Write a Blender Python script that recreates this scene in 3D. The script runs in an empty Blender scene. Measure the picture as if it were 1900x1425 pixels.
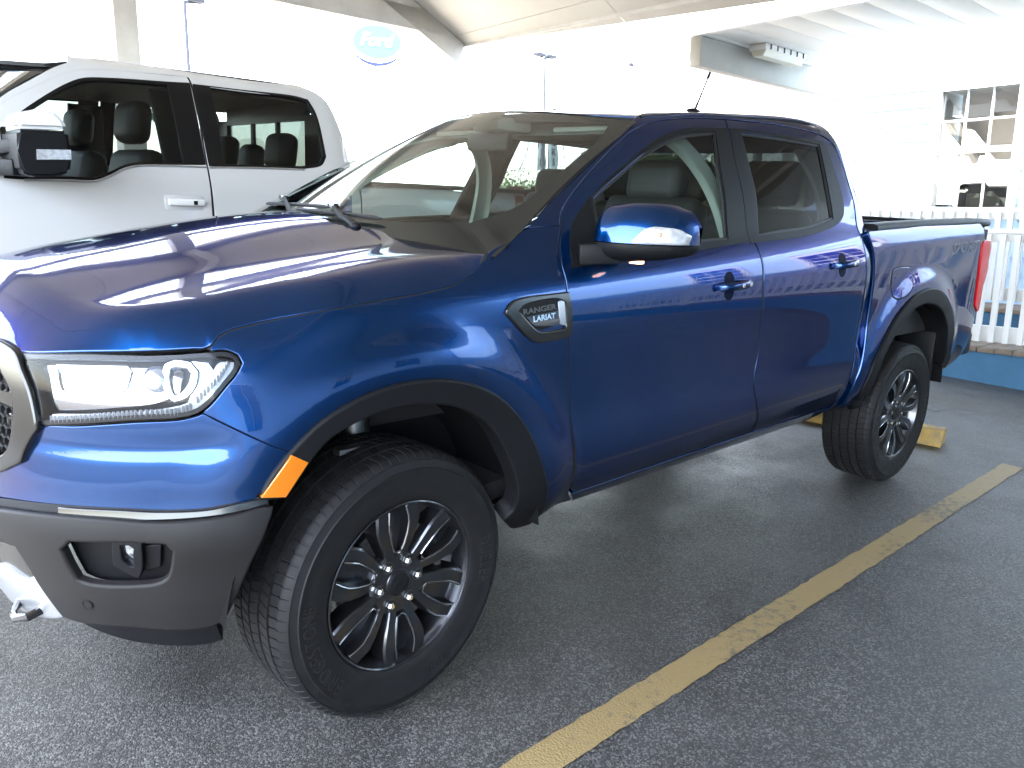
import bpy, bmesh, math, random
import numpy as np
from mathutils import Vector, Matrix
from mathutils.geometry import delaunay_2d_cdt

sc = bpy.context.scene
C = sc.collection
R = math.radians
rng = random.Random(7)

# ------------------------------------------------------------------ camera, sky, sun, exposure
CAM_LOC = np.array([-1.17904, -1.63074, 1.44627])
CAM_YAW, CAM_PITCH, CAM_ROLL, CAM_F = 0.7465764, -0.2321896, 0.0463501, 1497.777   # f in pixels of a 1900 wide frame
_f = np.array([math.sin(CAM_YAW)*math.cos(CAM_PITCH), math.cos(CAM_YAW)*math.cos(CAM_PITCH), math.sin(CAM_PITCH)])
_r0 = np.cross(_f, [0, 0, 1.]); _r0 /= np.linalg.norm(_r0); _u0 = np.cross(_r0, _f)
_r = math.cos(CAM_ROLL)*_r0 + math.sin(CAM_ROLL)*_u0
_u = -math.sin(CAM_ROLL)*_r0 + math.cos(CAM_ROLL)*_u0
cam_d = bpy.data.cameras.new('camera'); cam = bpy.data.objects.new('camera', cam_d); C.objects.link(cam)
cam_d.sensor_width = 36.0; cam_d.lens = 36.0*CAM_F/1900.0; cam_d.clip_start = 0.05; cam_d.clip_end = 3000
cam.matrix_world = Matrix(((_r[0], _u[0], -_f[0], CAM_LOC[0]), (_r[1], _u[1], -_f[1], CAM_LOC[1]), (_r[2], _u[2], -_f[2], CAM_LOC[2]), (0, 0, 0, 1)))
sc.camera = cam

SUN_EL, SUN_AZ = R(66), R(262)          # azimuth of the sun measured from +Y clockwise (seen from above)
sd = Vector((math.sin(SUN_AZ)*math.cos(SUN_EL), math.cos(SUN_AZ)*math.cos(SUN_EL), math.sin(SUN_EL)))
w = bpy.data.worlds.new('World'); sc.world = w; w.use_nodes = True
nt = w.node_tree; bg = nt.nodes['Background']
sky = nt.nodes.new('ShaderNodeTexSky'); sky.sky_type = 'NISHITA'; sky.sun_disc = False
sky.sun_elevation = SUN_EL; sky.sun_rotation = SUN_AZ; sky.air_density = 1.0; sky.dust_density = 1.2; sky.ozone_density = 1.0
hsv = nt.nodes.new('ShaderNodeHueSaturation'); hsv.inputs['Saturation'].default_value = .6
nt.links.new(sky.outputs[0], hsv.inputs['Color']); nt.links.new(hsv.outputs[0], bg.inputs['Color'])
bg.inputs['Strength'].default_value = 0.15
sun_d = bpy.data.lights.new('sun', 'SUN'); sun = bpy.data.objects.new('sun', sun_d); C.objects.link(sun)
sun_d.energy = 2.3; sun_d.angle = R(0.53); sun_d.color = (1, .95, .87)
sun.rotation_euler = (-sd).to_track_quat('-Z', 'Y').to_euler()
vs = sc.view_settings
vs.view_transform = 'Standard'; vs.look = 'None'; vs.gamma = 1; vs.use_curve_mapping = False; vs.exposure = 4.2
sc.cycles.max_bounces = 10; sc.cycles.transparent_max_bounces = 24; sc.cycles.glossy_bounces = 5; sc.cycles.diffuse_bounces = 4
sc.cycles.use_denoising = True; sc.cycles.sample_clamp_indirect = 12; sc.cycles.caustics_reflective = False; sc.cycles.caustics_refractive = False

# the lot is cambered: the truck stands on a plane leaning 2.9 degrees; buildings stand plumb
TA = 0.051; TB = math.sqrt(1-TA*TA)
GB = Matrix(((1, 0, 0), (0, TB, TA), (0, -TA, TB)))      # plumb frame -> world
GROT = GB.to_4x4().to_euler()

# ------------------------------------------------------------------ materials
MATS = {}
def newmat(name):
    m = bpy.data.materials.new(name); m.use_nodes = True
    m.node_tree.nodes.clear(); MATS[name] = m
    out = m.node_tree.nodes.new('ShaderNodeOutputMaterial')
    return m, m.node_tree.nodes, m.node_tree.links, out
def mat(name, col, rough=.5, metal=0., coat=0., coat_rough=.02, spec=.5, noise=0., nscale=8., bump=0., bscale=200., rvar=0., trans=0., emis=None, estr=0., col2=None, cscale=3., sheen=0.):
    m, N, L, out = newmat(name)
    p = N.new('ShaderNodeBsdfPrincipled'); L.new(p.outputs[0], out.inputs[0])
    p.inputs['Base Color'].default_value = (*col, 1); p.inputs['Roughness'].default_value = rough
    p.inputs['Metallic'].default_value = metal; p.inputs['Coat Weight'].default_value = coat
    p.inputs['Coat Roughness'].default_value = coat_rough; p.inputs['Specular IOR Level'].default_value = spec
    p.inputs['Sheen Weight'].default_value = sheen
    if trans: p.inputs['Transmission Weight'].default_value = trans
    if emis: p.inputs['Emission Color'].default_value = (*emis, 1); p.inputs['Emission Strength'].default_value = estr
    if noise or bump or rvar:
        tc = N.new('ShaderNodeTexCoord')
    if noise or rvar:
        n = N.new('ShaderNodeTexNoise'); n.inputs['Scale'].default_value = nscale; n.inputs['Detail'].default_value = 6; n.inputs['Roughness'].default_value = .62
        L.new(tc.outputs['Object'], n.inputs['Vector'])
        if noise:
            mx = N.new('ShaderNodeMix'); mx.data_type = 'RGBA'
            c2 = col2 if col2 else tuple(c*(1-noise) for c in col)
            mx.inputs['A'].default_value = (*c2, 1); mx.inputs['B'].default_value = (*col, 1)
            cr = N.new('ShaderNodeMapRange'); cr.inputs['From Min'].default_value = .35; cr.inputs['From Max'].default_value = .62
            L.new(n.outputs['Fac'], cr.inputs['Value']); L.new(cr.outputs[0], mx.inputs['Factor']); L.new(mx.outputs['Result'], p.inputs['Base Color'])
        if rvar:
            mr = N.new('ShaderNodeMapRange'); mr.inputs['From Min'].default_value = .3; mr.inputs['From Max'].default_value = .7
            mr.inputs['To Min'].default_value = max(0, rough-rvar); mr.inputs['To Max'].default_value = rough+rvar
            L.new(n.outputs['Fac'], mr.inputs['Value']); L.new(mr.outputs[0], p.inputs['Roughness'])
    if bump:
        n2 = N.new('ShaderNodeTexNoise'); n2.inputs['Scale'].default_value = bscale; n2.inputs['Detail'].default_value = 4
        L.new(tc.outputs['Object'], n2.inputs['Vector'])
        b = N.new('ShaderNodeBump'); b.inputs['Strength'].default_value = bump; b.inputs['Distance'].default_value = .002
        L.new(n2.outputs['Fac'], b.inputs['Height']); L.new(b.outputs[0], p.inputs['Normal'])
    return m
def glass(name, tint, refl=1.0, rough=0.0, ior=1.5, bias=.015, gain=1.2):
    """thin sheet of glass: tinted see-through plus Fresnel reflection"""
    m, N, L, out = newmat(name)
    t = N.new('ShaderNodeBsdfTransparent'); t.inputs[0].default_value = (*tint, 1)
    g = N.new('ShaderNodeBsdfGlossy'); g.inputs['Roughness'].default_value = rough; g.inputs[0].default_value = (refl, refl, refl, 1)
    fr = N.new('ShaderNodeFresnel'); fr.inputs['IOR'].default_value = ior
    mx = N.new('ShaderNodeMixShader')
    mul = N.new('ShaderNodeMath'); mul.operation = 'MULTIPLY_ADD'; mul.inputs[1].default_value = gain; mul.inputs[2].default_value = bias; mul.use_clamp = True
    ge = N.new('ShaderNodeNewGeometry'); io = N.new('ShaderNodeMix'); io.inputs['A'].default_value = ior; io.inputs['B'].default_value = 1/ior   # same both ways through
    L.new(ge.outputs['Backfacing'], io.inputs['Factor']); L.new(io.outputs['Result'], fr.inputs['IOR'])
    L.new(fr.outputs[0], mul.inputs[0]); L.new(mul.outputs[0], mx.inputs[0]); L.new(t.outputs[0], mx.inputs[1]); L.new(g.outputs[0], mx.inputs[2]); L.new(mx.outputs[0], out.inputs[0])
    return m

def paint(name, base, metal, rough, flake=.0):
    m, N, L, out = newmat(name)
    p = N.new('ShaderNodeBsdfPrincipled'); L.new(p.outputs[0], out.inputs[0])
    p.inputs['Base Color'].default_value = (*base, 1); p.inputs['Metallic'].default_value = metal; p.inputs['Roughness'].default_value = rough
    p.inputs['Coat Weight'].default_value = 1; p.inputs['Coat Roughness'].default_value = .012; p.inputs['Coat IOR'].default_value = 1.5
    if metal: p.inputs['Specular Tint'].default_value = (.02, .08, .30, 1)
    tc = N.new('ShaderNodeTexCoord')
    if flake:
        v = N.new('ShaderNodeTexVoronoi'); v.inputs['Scale'].default_value = 900; L.new(tc.outputs['Object'], v.inputs['Vector'])
        b = N.new('ShaderNodeBump'); b.inputs['Strength'].default_value = flake; b.inputs['Distance'].default_value = .0006
        L.new(v.outputs['Color'], b.inputs['Height']); L.new(b.outputs[0], p.inputs['Normal'])
    # orange peel in the clear coat
    n = N.new('ShaderNodeTexNoise'); n.inputs['Scale'].default_value = 90; n.inputs['Detail'].default_value = 1; L.new(tc.outputs['Object'], n.inputs['Vector'])
    b2 = N.new('ShaderNodeBump'); b2.inputs['Strength'].default_value = .012; b2.inputs['Distance'].default_value = .004
    L.new(n.outputs['Fac'], b2.inputs['Height']); L.new(b2.outputs[0], p.inputs['Coat Normal'])
    return m
BLUE = paint('blue_paint', (.0004, .037, .145), .87, .22)
WHITE = paint('white_paint', (.58, .575, .57), 0, .4)
BLACKP = mat('black_plastic', (.0075, .008, .009), .48, spec=.16, bump=.25, bscale=900)
GREYP = mat('charcoal_plastic', (.016, .0155, .0155), .45, spec=.16, metal=0, bump=.12, bscale=1200)
GLOSSB = mat('gloss_black', (.008, .008, .009), .06, coat=1)
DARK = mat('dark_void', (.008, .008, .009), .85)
RUBBER = mat('tyre_rubber', (.008, .008, .0085), .62, spec=.3, noise=.35, nscale=30, bump=.2, bscale=500, rvar=.08)
SEAL = mat('rubber_seal', (.010, .010, .011), .5)
RIM = mat('dark_alloy', (.060, .062, .068), .28, metal=.9, coat=.6, coat_rough=.05)
CHROME = mat('chrome', (.86, .87, .88), .05, metal=1)
SATIN = mat('satin_silver', (.52, .53, .55), .3, metal=.8)
GREYM = mat('grey_metal_trim', (.062, .062, .06), .18, metal=.85)
STEEL = mat('bare_steel', (.13, .13, .13), .4, metal=.9)
LENS = glass('clear_lens', (.97, .98, 1.0), ior=1.24, bias=0)
HOUS = mat('lamp_housing', (.010, .010, .011), .35, spec=.2)
REFL = mat('lamp_reflector', (.27, .28, .30), .06, metal=1)
W_GLASS = glass('windscreen_glass', (.80, .89, .84), ior=1.42, bias=.0, gain=.95)
S_GLASS = glass('side_glass', (.62, .70, .68), ior=1.4, bias=0, gain=.9)
P_GLASS = glass('privacy_glass', (.20, .22, .22), ior=1.4, bias=0, gain=.9)
M_GLASS = glass('white_truck_glass', (.34, .37, .36), ior=1.33, bias=0)
FRIT = mat('black_frit', (.008, .008, .009), .6, spec=.05)
AMBER = mat('amber_lens', (.9, .25, .01), .12, coat=1, trans=.35, bump=.3, bscale=300)
RED = mat('red_lens', (.70, .010, .016), .25, spec=.25)
CLEARP = mat('clear_plastic', (.45, .47, .48), .15, coat=1, trans=.3, bump=.4, bscale=160)
LEATHER = mat('black_leather', (.013, .0145, .014), .55, spec=.3, bump=.3, bscale=260)
HEADL = mat('grey_headliner', (.17, .18, .165), .9)
PILLAR = mat('pillar_trim', (.24, .265, .235), .75)
DASH = mat('dash_plastic', (.020, .024, .023), .8, spec=.2, bump=.2, bscale=400)
BEDL = mat('bed_liner', (.015, .015, .016), .7, bump=.5, bscale=300)

# ------------------------------------------------------------------ object helpers
def thing(name, label, cat, loc=(0, 0, 0), group=None, kind=None, plumb=False):
    o = bpy.data.objects.new(name, None); C.objects.link(o); o.empty_display_size = .2
    o['label'] = label; o['category'] = cat
    if group: o['group'] = group
    if kind: o['kind'] = kind
    if plumb:
        o.rotation_euler = GROT; o.location = GB @ Vector(loc)
    else:
        o.location = loc
    o['_base'] = loc
    return o
def link(name, me, m=None, parent=None, label=None):
    o = bpy.data.objects.new(name, me); C.objects.link(o)
    if m is not None and not me.materials:
        me.materials.append(m)
        if 'gap' in me: me.materials.append(DARK if m.name in ('blue_paint', 'white_paint') else m)  # jamb faces of painted panels coloured dark: shade inside the gaps
    if parent is not None:
        o.parent = parent
        if '_base' in parent: o.location = tuple(-a for a in parent['_base'])
    if label: o['label'] = label
    return o
def single(name, me, m, label, cat, group=None, kind=None, plumb=False):
    o = link(name, me, m)
    if label: o['label'] = label
    if cat: o['category'] = cat
    if group: o['group'] = group
    if kind: o['kind'] = kind
    if plumb: o.rotation_euler = GROT
    return o
def mesh(name, V, F, smooth=False, sharp=None):
    me = bpy.data.meshes.new(name); me.from_pydata([tuple(v) for v in V], [], [tuple(f) for f in F]); me.update()
    if smooth:
        me.polygons.foreach_set('use_smooth', [True]*len(me.polygons))
        if sharp: me.set_sharp_from_angle(angle=R(sharp))
    return me
class MB:
    """collects simple solids into one mesh"""
    def __init__(s): s.bm = bmesh.new()
    def box(s, lo, hi, bev=0, rot=None, about=None, seg=2):
        lo = Vector(lo); hi = Vector(hi)
        r = bmesh.ops.create_cube(s.bm, size=1); vs_ = r['verts']
        for v in vs_: v.co = Vector((lo[i]+(v.co[i]+.5)*(hi[i]-lo[i]) for i in range(3)))
        if bev:
            es = {e for v in vs_ for e in v.link_edges}
            rr = bmesh.ops.bevel(s.bm, geom=list(es), offset=bev, segments=seg, affect='EDGES', profile=.5); vs_ = list({v for f in rr['faces'] for v in f.verts} | {v for v in vs_ if v.is_valid})
        if rot is not None:
            c = Vector(about) if about is not None else (lo+hi)/2
            bmesh.ops.rotate(s.bm, verts=vs_, cent=c, matrix=rot)
        return vs_
    def bar(s, a, b, wx, wz, up=(0, 0, 1), bev=0, t1=1.):
        a = Vector(a); b = Vector(b); d = (b-a).normalized(); x = d.cross(Vector(up)).normalized(); z = x.cross(d)
        vs_ = []
        for p_, k in ((a, 1.), (b, t1)):
            for sx, sz in ((-1, -1), (1, -1), (1, 1), (-1, 1)): vs_.append(s.bm.verts.new(p_+x*(sx*wx/2*k)+z*(sz*wz/2*k)))
        fs = [s.bm.faces.new([vs_[i] for i in q]) for q in ((3, 2, 1, 0), (4, 5, 6, 7), (0, 1, 5, 4), (1, 2, 6, 5), (2, 3, 7, 6), (3, 0, 4, 7))]
        if bev: bmesh.ops.bevel(s.bm, geom=list({e for f in fs for e in f.edges}), offset=bev, segments=2, affect='EDGES', profile=.5)
    def tube(s, pts, rad, n=10, cap=True):
        pts = [Vector(p_) for p_ in pts]; rads = rad if isinstance(rad, (list, tuple)) else [rad]*len(pts)
        rings = []; prev = None
        for i, p_ in enumerate(pts):
            d = (pts[min(i+1, len(pts)-1)]-pts[max(i-1, 0)]).normalized()
            if prev is None: x = d.orthogonal().normalized()
            else: x = (prev-d*prev.dot(d)).normalized()
            prev = x; y = d.cross(x)
            rings.append([s.bm.verts.new(p_+(x*math.cos(a)+y*math.sin(a))*rads[i]) for a in (2*math.pi*k/n for k in range(n))])
        for A, B in zip(rings, rings[1:]):
            for k in range(n): s.bm.faces.new((A[k], A[(k+1) % n], B[(k+1) % n], B[k]))
        if cap: s.bm.faces.new(rings[0][::-1]); s.bm.faces.new(rings[-1])
    def ball(s, c, rx, ry=None, rz=None, u=16, v=10, rot=None):
        ry = ry or rx; rz = rz or rx
        r = bmesh.ops.create_uvsphere(s.bm, u_segments=u, v_segments=v, radius=1)
        for q in r['verts']: q.co = Vector((q.co.x*rx, q.co.y*ry, q.co.z*rz))
        if rot is not None: bmesh.ops.rotate(s.bm, verts=r['verts'], cent=(0, 0, 0), matrix=rot)
        bmesh.ops.translate(s.bm, verts=r['verts'], vec=Vector(c))
    def prism(s, poly, ax, lo, hi):
        """polygon in the two other axes, extruded along axis ax"""
        def P(a, b, t):
            c = [0, 0, 0]; o = [i for i in range(3) if i != ax]; c[o[0]] = a; c[o[1]] = b; c[ax] = t; return c
        A = [s.bm.verts.new(P(a, b, lo)) for a, b in poly]; B = [s.bm.verts.new(P(a, b, hi)) for a, b in poly]
        n = len(poly); fs = [s.bm.faces.new(A), s.bm.faces.new(B[::-1])]
        fs += [s.bm.faces.new((A[k], B[k], B[(k+1) % n], A[(k+1) % n])) for k in range(n)]
        return fs
    def me(s, name, smooth=True, sharp=35):
        bmesh.ops.recalc_face_normals(s.bm, faces=s.bm.faces)
        me = bpy.data.meshes.new(name); s.bm.to_mesh(me); s.bm.free()
        if smooth:
            me.polygons.foreach_set('use_smooth', [True]*len(me.polygons)); me.set_sharp_from_angle(angle=R(sharp))
        return me
def boxme(name, lo, hi, bev=0, **k):
    b = MB(); b.box(lo, hi, bev, **k); return b.me(name)
def revolve(prof, n=96, closed=False, axis='y'):
    """prof: list of (radius, y); spun about the y axis"""
    V = []; F = []; m = len(prof)
    for k in range(n):
        a = 2*math.pi*k/n
        for r_, y in prof: V.append((r_*math.cos(a), y, r_*math.sin(a)))
    for k in range(n):
        k2 = (k+1) % n
        for i in range(m-1+(1 if closed else 0)):
            i2 = (i+1) % m
            F.append((k*m+i, k*m+i2, k2*m+i2, k2*m+i))
    return V, F
def text_geo(s, size, extrude=.001, bold=0., spacing=1., res=3):
    cu = bpy.data.curves.new('t', 'FONT'); cu.body = s; cu.size = size; cu.extrude = extrude; cu.offset = bold; cu.space_character = spacing
    cu.align_x = 'CENTER'; cu.align_y = 'CENTER'; cu.resolution_u = res
    ob = bpy.data.objects.new('t', cu); me = bpy.data.meshes.new_from_object(ob)
    V = np.array([v.co[:] for v in me.vertices]); F = [tuple(p_.vertices) for p_ in me.polygons]
    bpy.data.meshes.remove(me); bpy.data.objects.remove(ob); bpy.data.curves.remove(cu)
    return V, F

# ------------------------------------------------------------------ curved sheet panels
CY = 0.931                                   # half width of the blue truck: its centre plane is y = CY
def project(P):
    d = P-CAM_LOC; z = d@_f
    return np.stack([950+CAM_F*(d@_r)/z, 712.5-CAM_F*(d@_u)/z], -1)
def normals(surf, U, V, e=2e-3, sgn=1):
    Pu = surf(U+e, V)-surf(U-e, V); Pv = surf(U, V+e)-surf(U, V-e)
    n = np.cross(Pu, Pv)*sgn; n /= np.linalg.norm(n, axis=1)[:, None]+1e-12
    return n
def trace(px, surf, dom, sgn=1, off=0.):
    """where the sight lines of outline points meet a modelled surface, in the surface's own coordinates"""
    px = np.asarray(px, float)
    gu, gv = np.meshgrid(np.linspace(dom[0], dom[1], 160), np.linspace(dom[2], dom[3], 70)); gu = gu.ravel(); gv = gv.ravel()
    fn = surf if not off else (lambda U, V: surf(U, V)+normals(surf, U, V, sgn=sgn)*off)
    P = fn(gu, gv); n = normals(surf, gu, gv, sgn=sgn); face = ((CAM_LOC-P)*n).sum(1) > 0.0
    Q = project(P); Q[~face] += 1e6
    i = ((px[:, None, :]-Q[None])**2).sum(2).argmin(1); u = gu[i].copy(); v = gv[i].copy()
    e = 1e-4
    for _ in range(14):
        q = project(fn(u, v)); J1 = (project(fn(u+e, v))-q)/e; J2 = (project(fn(u, v+e))-q)/e
        r_ = px-q; det = J1[:, 0]*J2[:, 1]-J1[:, 1]*J2[:, 0]; det = np.where(np.abs(det) < 1e-3, 1e9, det)
        du = (r_[:, 0]*J2[:, 1]-r_[:, 1]*J2[:, 0])/det; dv = (J1[:, 0]*r_[:, 1]-J1[:, 1]*r_[:, 0])/det
        u += np.clip(du, -.04, .04); v += np.clip(dv, -.04, .04)
    return [tuple(t) for t in np.stack([u, v], 1)]
def spline(pts, closed=True, corner=38, step=.02):
    """Catmull-Rom through the points; sharp turns stay corners"""
    P = np.array(pts, float); n = len(P); out = []
    def turn(i):
        a = P[i]-P[i-1]; b = P[(i+1) % n]-P[i]; d = np.degrees(np.arctan2(a[0]*b[1]-a[1]*b[0], a@b)); return abs(d)
    cor = [turn(i) > corner if (closed or 0 < i < n-1) else True for i in range(n)]
    rng_ = range(n) if closed else range(n-1)
    for i in rng_:
        p1 = P[i]; p2 = P[(i+1) % n]; p0 = P[i-1] if not cor[i] else p1-(p2-p1); p3 = P[(i+2) % n] if not cor[(i+1) % n] else p2+(p2-p1)
        L_ = np.linalg.norm(p2-p1); k = max(1, int(math.ceil(L_/step)))
        d0 = max(np.linalg.norm(p1-p0), 1e-6)**.5; d1 = max(L_, 1e-6)**.5; d2 = max(np.linalg.norm(p3-p2), 1e-6)**.5
        m1 = (p1-p0)/d0-(p2-p0)/(d0+d1)+(p2-p1)/d1; m2 = (p2-p1)/d1-(p3-p1)/(d1+d2)+(p3-p2)/d2
        m1 *= d1; m2 *= d1
        for j in range(k):
            t = j/k; t2 = t*t; t3 = t2*t
            out.append((2*t3-3*t2+1)*p1+(t3-2*t2+t)*m1+(-2*t3+3*t2)*p2+(t3-t2)*m2)
    if not closed: out.append(P[-1])
    return np.array(out)
def area2(P): return .5*np.sum(P[:, 0]*np.roll(P[:, 1], -1)-np.roll(P[:, 0], -1)*P[:, 1])
def out2d(P):
    t = np.roll(P, -1, 0)-np.roll(P, 1, 0); n = np.stack([t[:, 1], -t[:, 0]], 1); n /= np.linalg.norm(n, axis=1)[:, None]+1e-12
    return n                                  # outward for a counter-clockwise loop
def inside(Q, P):
    x, y = Q[:, 0][:, None], Q[:, 1][:, None]; x1, y1 = P[:, 0][None], P[:, 1][None]; x2, y2 = np.roll(P[:, 0], -1)[None], np.roll(P[:, 1], -1)[None]
    c = ((y1 > y) != (y2 > y)) & (x < (x2-x1)*(y-y1)/(np.where(y2 == y1, 1e-12, y2-y1))+x1)
    return c.sum(1) % 2 == 1
def dist_poly(Q, P):
    A = P[None]; B = np.roll(P, -1, 0)[None]; q = Q[:, None, :]; ab = B-A
    t = np.clip(((q-A)*ab).sum(2)/np.maximum((ab**2).sum(2), 1e-12), 0, 1)
    return np.sqrt((((A+ab*t[..., None])-q)**2).sum(2)).min(1)
def panel_me(name, loop, surf, holes=(), inset=.002, off=0., flange=.02, res=.03, sgn=1, smooth_loop=True, step=.018, mirror=False, rad=.0025, back=False, clean=None, dark=True):
    loops = []
    for k, lp in enumerate([loop]+list(holes)):
        P = spline(lp, step=step) if smooth_loop else np.array(lp, float)
        a = area2(P)
        if (a < 0) == (k == 0): P = P[::-1]   # outer ccw, holes cw
        P = P-out2d(P)*inset
        loops.append(P)
    O = loops[0]; lo = O.min(0); hi = O.max(0)
    gx = np.arange(lo[0]+res*.5, hi[0], res); gy = np.arange(lo[1]+res*.5, hi[1], res)
    G = np.array([(x+(res*.5 if j % 2 else 0), y) for j, y in enumerate(gy) for x in gx]) if len(gx) and len(gy) else np.zeros((0, 2))
    if len(G):
        k = inside(G, O) & (dist_poly(G, O) > res*.45)
        for H in loops[1:]: k &= ~inside(G, H) & (dist_poly(G, H) > res*.45)
        G = G[k]
    allp = [Vector(q) for lp in loops for q in lp]+[Vector(q) for q in G]
    edges = []; b0 = 0; rngs = []
    for lp in loops:
        n = len(lp); edges += [(b0+i, b0+(i+1) % n) for i in range(n)]; rngs.append((b0, n)); b0 += n
    vc, ed, fa, ov, oe, of = delaunay_2d_cdt(allp, edges, [], 0, 1e-7)
    UV = np.array([v[:] for v in vc]); T = np.array(fa)
    cen = UV[T].mean(1); keep = inside(cen, O)
    for H in loops[1:]: keep &= ~inside(cen, H)
    T = T[keep]
    # output index of each input vertex
    back_ix = {}
    for o_i, lst in enumerate(ov):
        for i in lst: back_ix[i] = o_i
    U, V_ = UV[:, 0], UV[:, 1]
    N_ = normals(surf, U, V_, sgn=sgn); P3 = surf(U, V_)+N_*off
    mi = []; V3 = [P3]; NN = [N_]; faces = [tuple(t) for t in (T if sgn > 0 else T[:, ::-1])]; base = len(UV)
    if flange:
        for lp, (b, n) in zip(loops, rngs):
            o2 = out2d(lp); ix = np.array([back_ix[b+i] for i in range(n)])
            e = 1e-3; Pb = P3[ix]; Nb = N_[ix]
            D = surf(lp[:, 0]+o2[:, 0]*e, lp[:, 1]+o2[:, 1]*e)-surf(lp[:, 0], lp[:, 1]); D -= Nb*(D*Nb).sum(1)[:, None]; D /= np.linalg.norm(D, axis=1)[:, None]+1e-12
            r1 = Pb+D*rad*.75-Nb*rad*.25; r2 = Pb+D*rad-Nb*rad; r3 = Pb+D*rad-Nb*(flange*.5); r4 = Pb+D*rad-Nb*flange
            n1 = Nb*.75+D*.66; n1 /= np.linalg.norm(n1, axis=1)[:, None]
            rings = [r1, r2, r3, r4]; V3 += rings; NN += [n1, D, D, D]
            prev = ix
            for q in range(4):
                cur = base+np.arange(n); mi += [(len(faces), n, 1 if q >= 2 else 0)]
                for i in range(n):
                    j = (i+1) % n; f = (prev[i], cur[i], cur[j], prev[j])
                    faces.append(f if sgn > 0 else f[::-1])
                prev = cur; base += n
    V3 = np.concatenate(V3); NN = np.concatenate(NN)
    if mirror:
        V3 = V3.copy(); V3[:, 1] = 2*CY-V3[:, 1]; NN = NN.copy(); NN[:, 1] *= -1; faces = [f[::-1] for f in faces]
    me = bpy.data.meshes.new(name); me.from_pydata(V3.tolist(), [], [tuple(int(i) for i in f) for f in faces]); me.update()
    me.polygons.foreach_set('use_smooth', [True]*len(me.polygons))
    me.normals_split_custom_set_from_vertices(NN.tolist())
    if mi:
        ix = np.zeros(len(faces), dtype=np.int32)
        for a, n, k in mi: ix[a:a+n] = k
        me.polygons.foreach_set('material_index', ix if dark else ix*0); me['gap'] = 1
    return me
def panel(name, loop, surf, m, parent, both=False, label=None, **k):
    o = link(name, panel_me(name, loop, surf, **k), m, parent, label)
    if both:
        link(name, panel_me(name, loop, surf, mirror=True, **k), m, parent if both is True else both)
    return o
def strip_me(name, path3, nrm3, width, thick, closed=False, mirror=False):
    """a raised bead along a 3D path"""
    P = np.array(path3); N_ = np.array(nrm3); n = len(P)
    T = np.gradient(P, axis=0); S_ = np.cross(T, N_); S_ /= np.linalg.norm(S_, axis=1)[:, None]+1e-12
    pr = [(-.5, -1.), (-.5, .3), (-.3, .85), (0, 1.), (.3, .85), (.5, .3), (.5, -1.)]
    V = []
    for a, h in pr: V.append(P+S_*(a*width)+N_*(h*thick))
    V = np.concatenate(V); F = []
    for i in range(len(pr)-1):
        for j in range(n-(0 if closed else 1)):
            j2 = (j+1) % n; F.append((i*n+j, i*n+j2, (i+1)*n+j2, (i+1)*n+j))
    if mirror: V[:, 1] = 2*CY-V[:, 1]; F = [f[::-1] for f in F]
    return mesh(name, V, F, True, 60)
def on(surf, uv, off=0., sgn=1):
    uv = np.array(uv, float); return surf(uv[:, 0], uv[:, 1])+normals(surf, uv[:, 0], uv[:, 1], sgn=sgn)*off
def decal(name, s, surf, org, du, dv, m, parent, size, off=.001, ext=.0006, bold=0., sgn=1, spacing=1., both=False, shear=0., sx=1.):
    V, F = text_geo(s, size, ext, bold, spacing)
    du = np.array(du, float); dv = np.array(dv, float); X = V[:, 0]*sx+V[:, 1]*shear
    uv = np.array(org)[None]+X[:, None]*du[None]+V[:, 1][:, None]*dv[None]
    P = surf(uv[:, 0], uv[:, 1]); N_ = normals(surf, uv[:, 0], uv[:, 1], sgn=sgn); P = P+N_*(off+V[:, 2][:, None])
    return link(name, mesh(name, P, F), m, parent)
# ================================================================== the blue pickup: surfaces
# world axes: x runs from the front axle to the tail, y from the driver's flank to the other flank, z up
def cubic(xs, ys):
    """natural cubic spline"""
    xs = np.array(xs, float); ys = np.array(ys, float); n = len(xs); h = np.diff(xs)
    A = np.zeros((n, n)); b = np.zeros(n); A[0, 0] = A[-1, -1] = 1
    for i in range(1, n-1):
        A[i, i-1] = h[i-1]; A[i, i] = 2*(h[i-1]+h[i]); A[i, i+1] = h[i]; b[i] = 3*((ys[i+1]-ys[i])/h[i]-(ys[i]-ys[i-1])/h[i-1])
    c = np.linalg.solve(A, b); bb = np.diff(ys)/h-h*(2*c[:-1]+c[1:])/3; d = np.diff(c)/(3*h)
    def f(x):
        x = np.asarray(x, float); i = np.clip(np.searchsorted(xs, x)-1, 0, n-2); t = x-xs[i]
        tl = np.minimum(t, 0); tr = np.maximum(t-h[i], 0); tc = np.clip(t, 0, h[i])
        y = ys[i]+bb[i]*tc+c[i]*tc**2+d[i]*tc**3
        return y+bb[i]*tl+tr*(bb[i]+2*c[i]*h[i]+3*d[i]*h[i]**2)
    return f
def sst(a, b, x):
    t = np.clip((x-a)/(b-a), 0, 1); return t*t*t*(t*(6*t-15)+10)
_ctrl = np.array([(5.0, .85), (4.58, .45), (4.435, .20), (4.345, .085), (4.24, .030), (4.10, .004), (3.85, .0), (3.2, 0), (2.4, 0), (1.6, 0), (.9, 0), (.4, 0), (.05, 0), (-.2, .006), (-.38, .032), (-.515, .080), (-.625, .142),
                  (-.72, .225), (-.79, .325), (-.84, .445), (-.872, .58), (-.892, .75), (-.898, .931), (-.892, 1.11), (-.872, 1.28)])[::-1]
_t = np.concatenate([[0], np.cumsum(np.linalg.norm(np.diff(_ctrl, axis=0), axis=1))])
_k = int(np.argmin(np.abs(_ctrl[:, 0]-.05))); _t -= _t[_k]-.05
_cx, _cy = cubic(_t, _ctrl[:, 0]), cubic(_t, _ctrl[:, 1])
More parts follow.
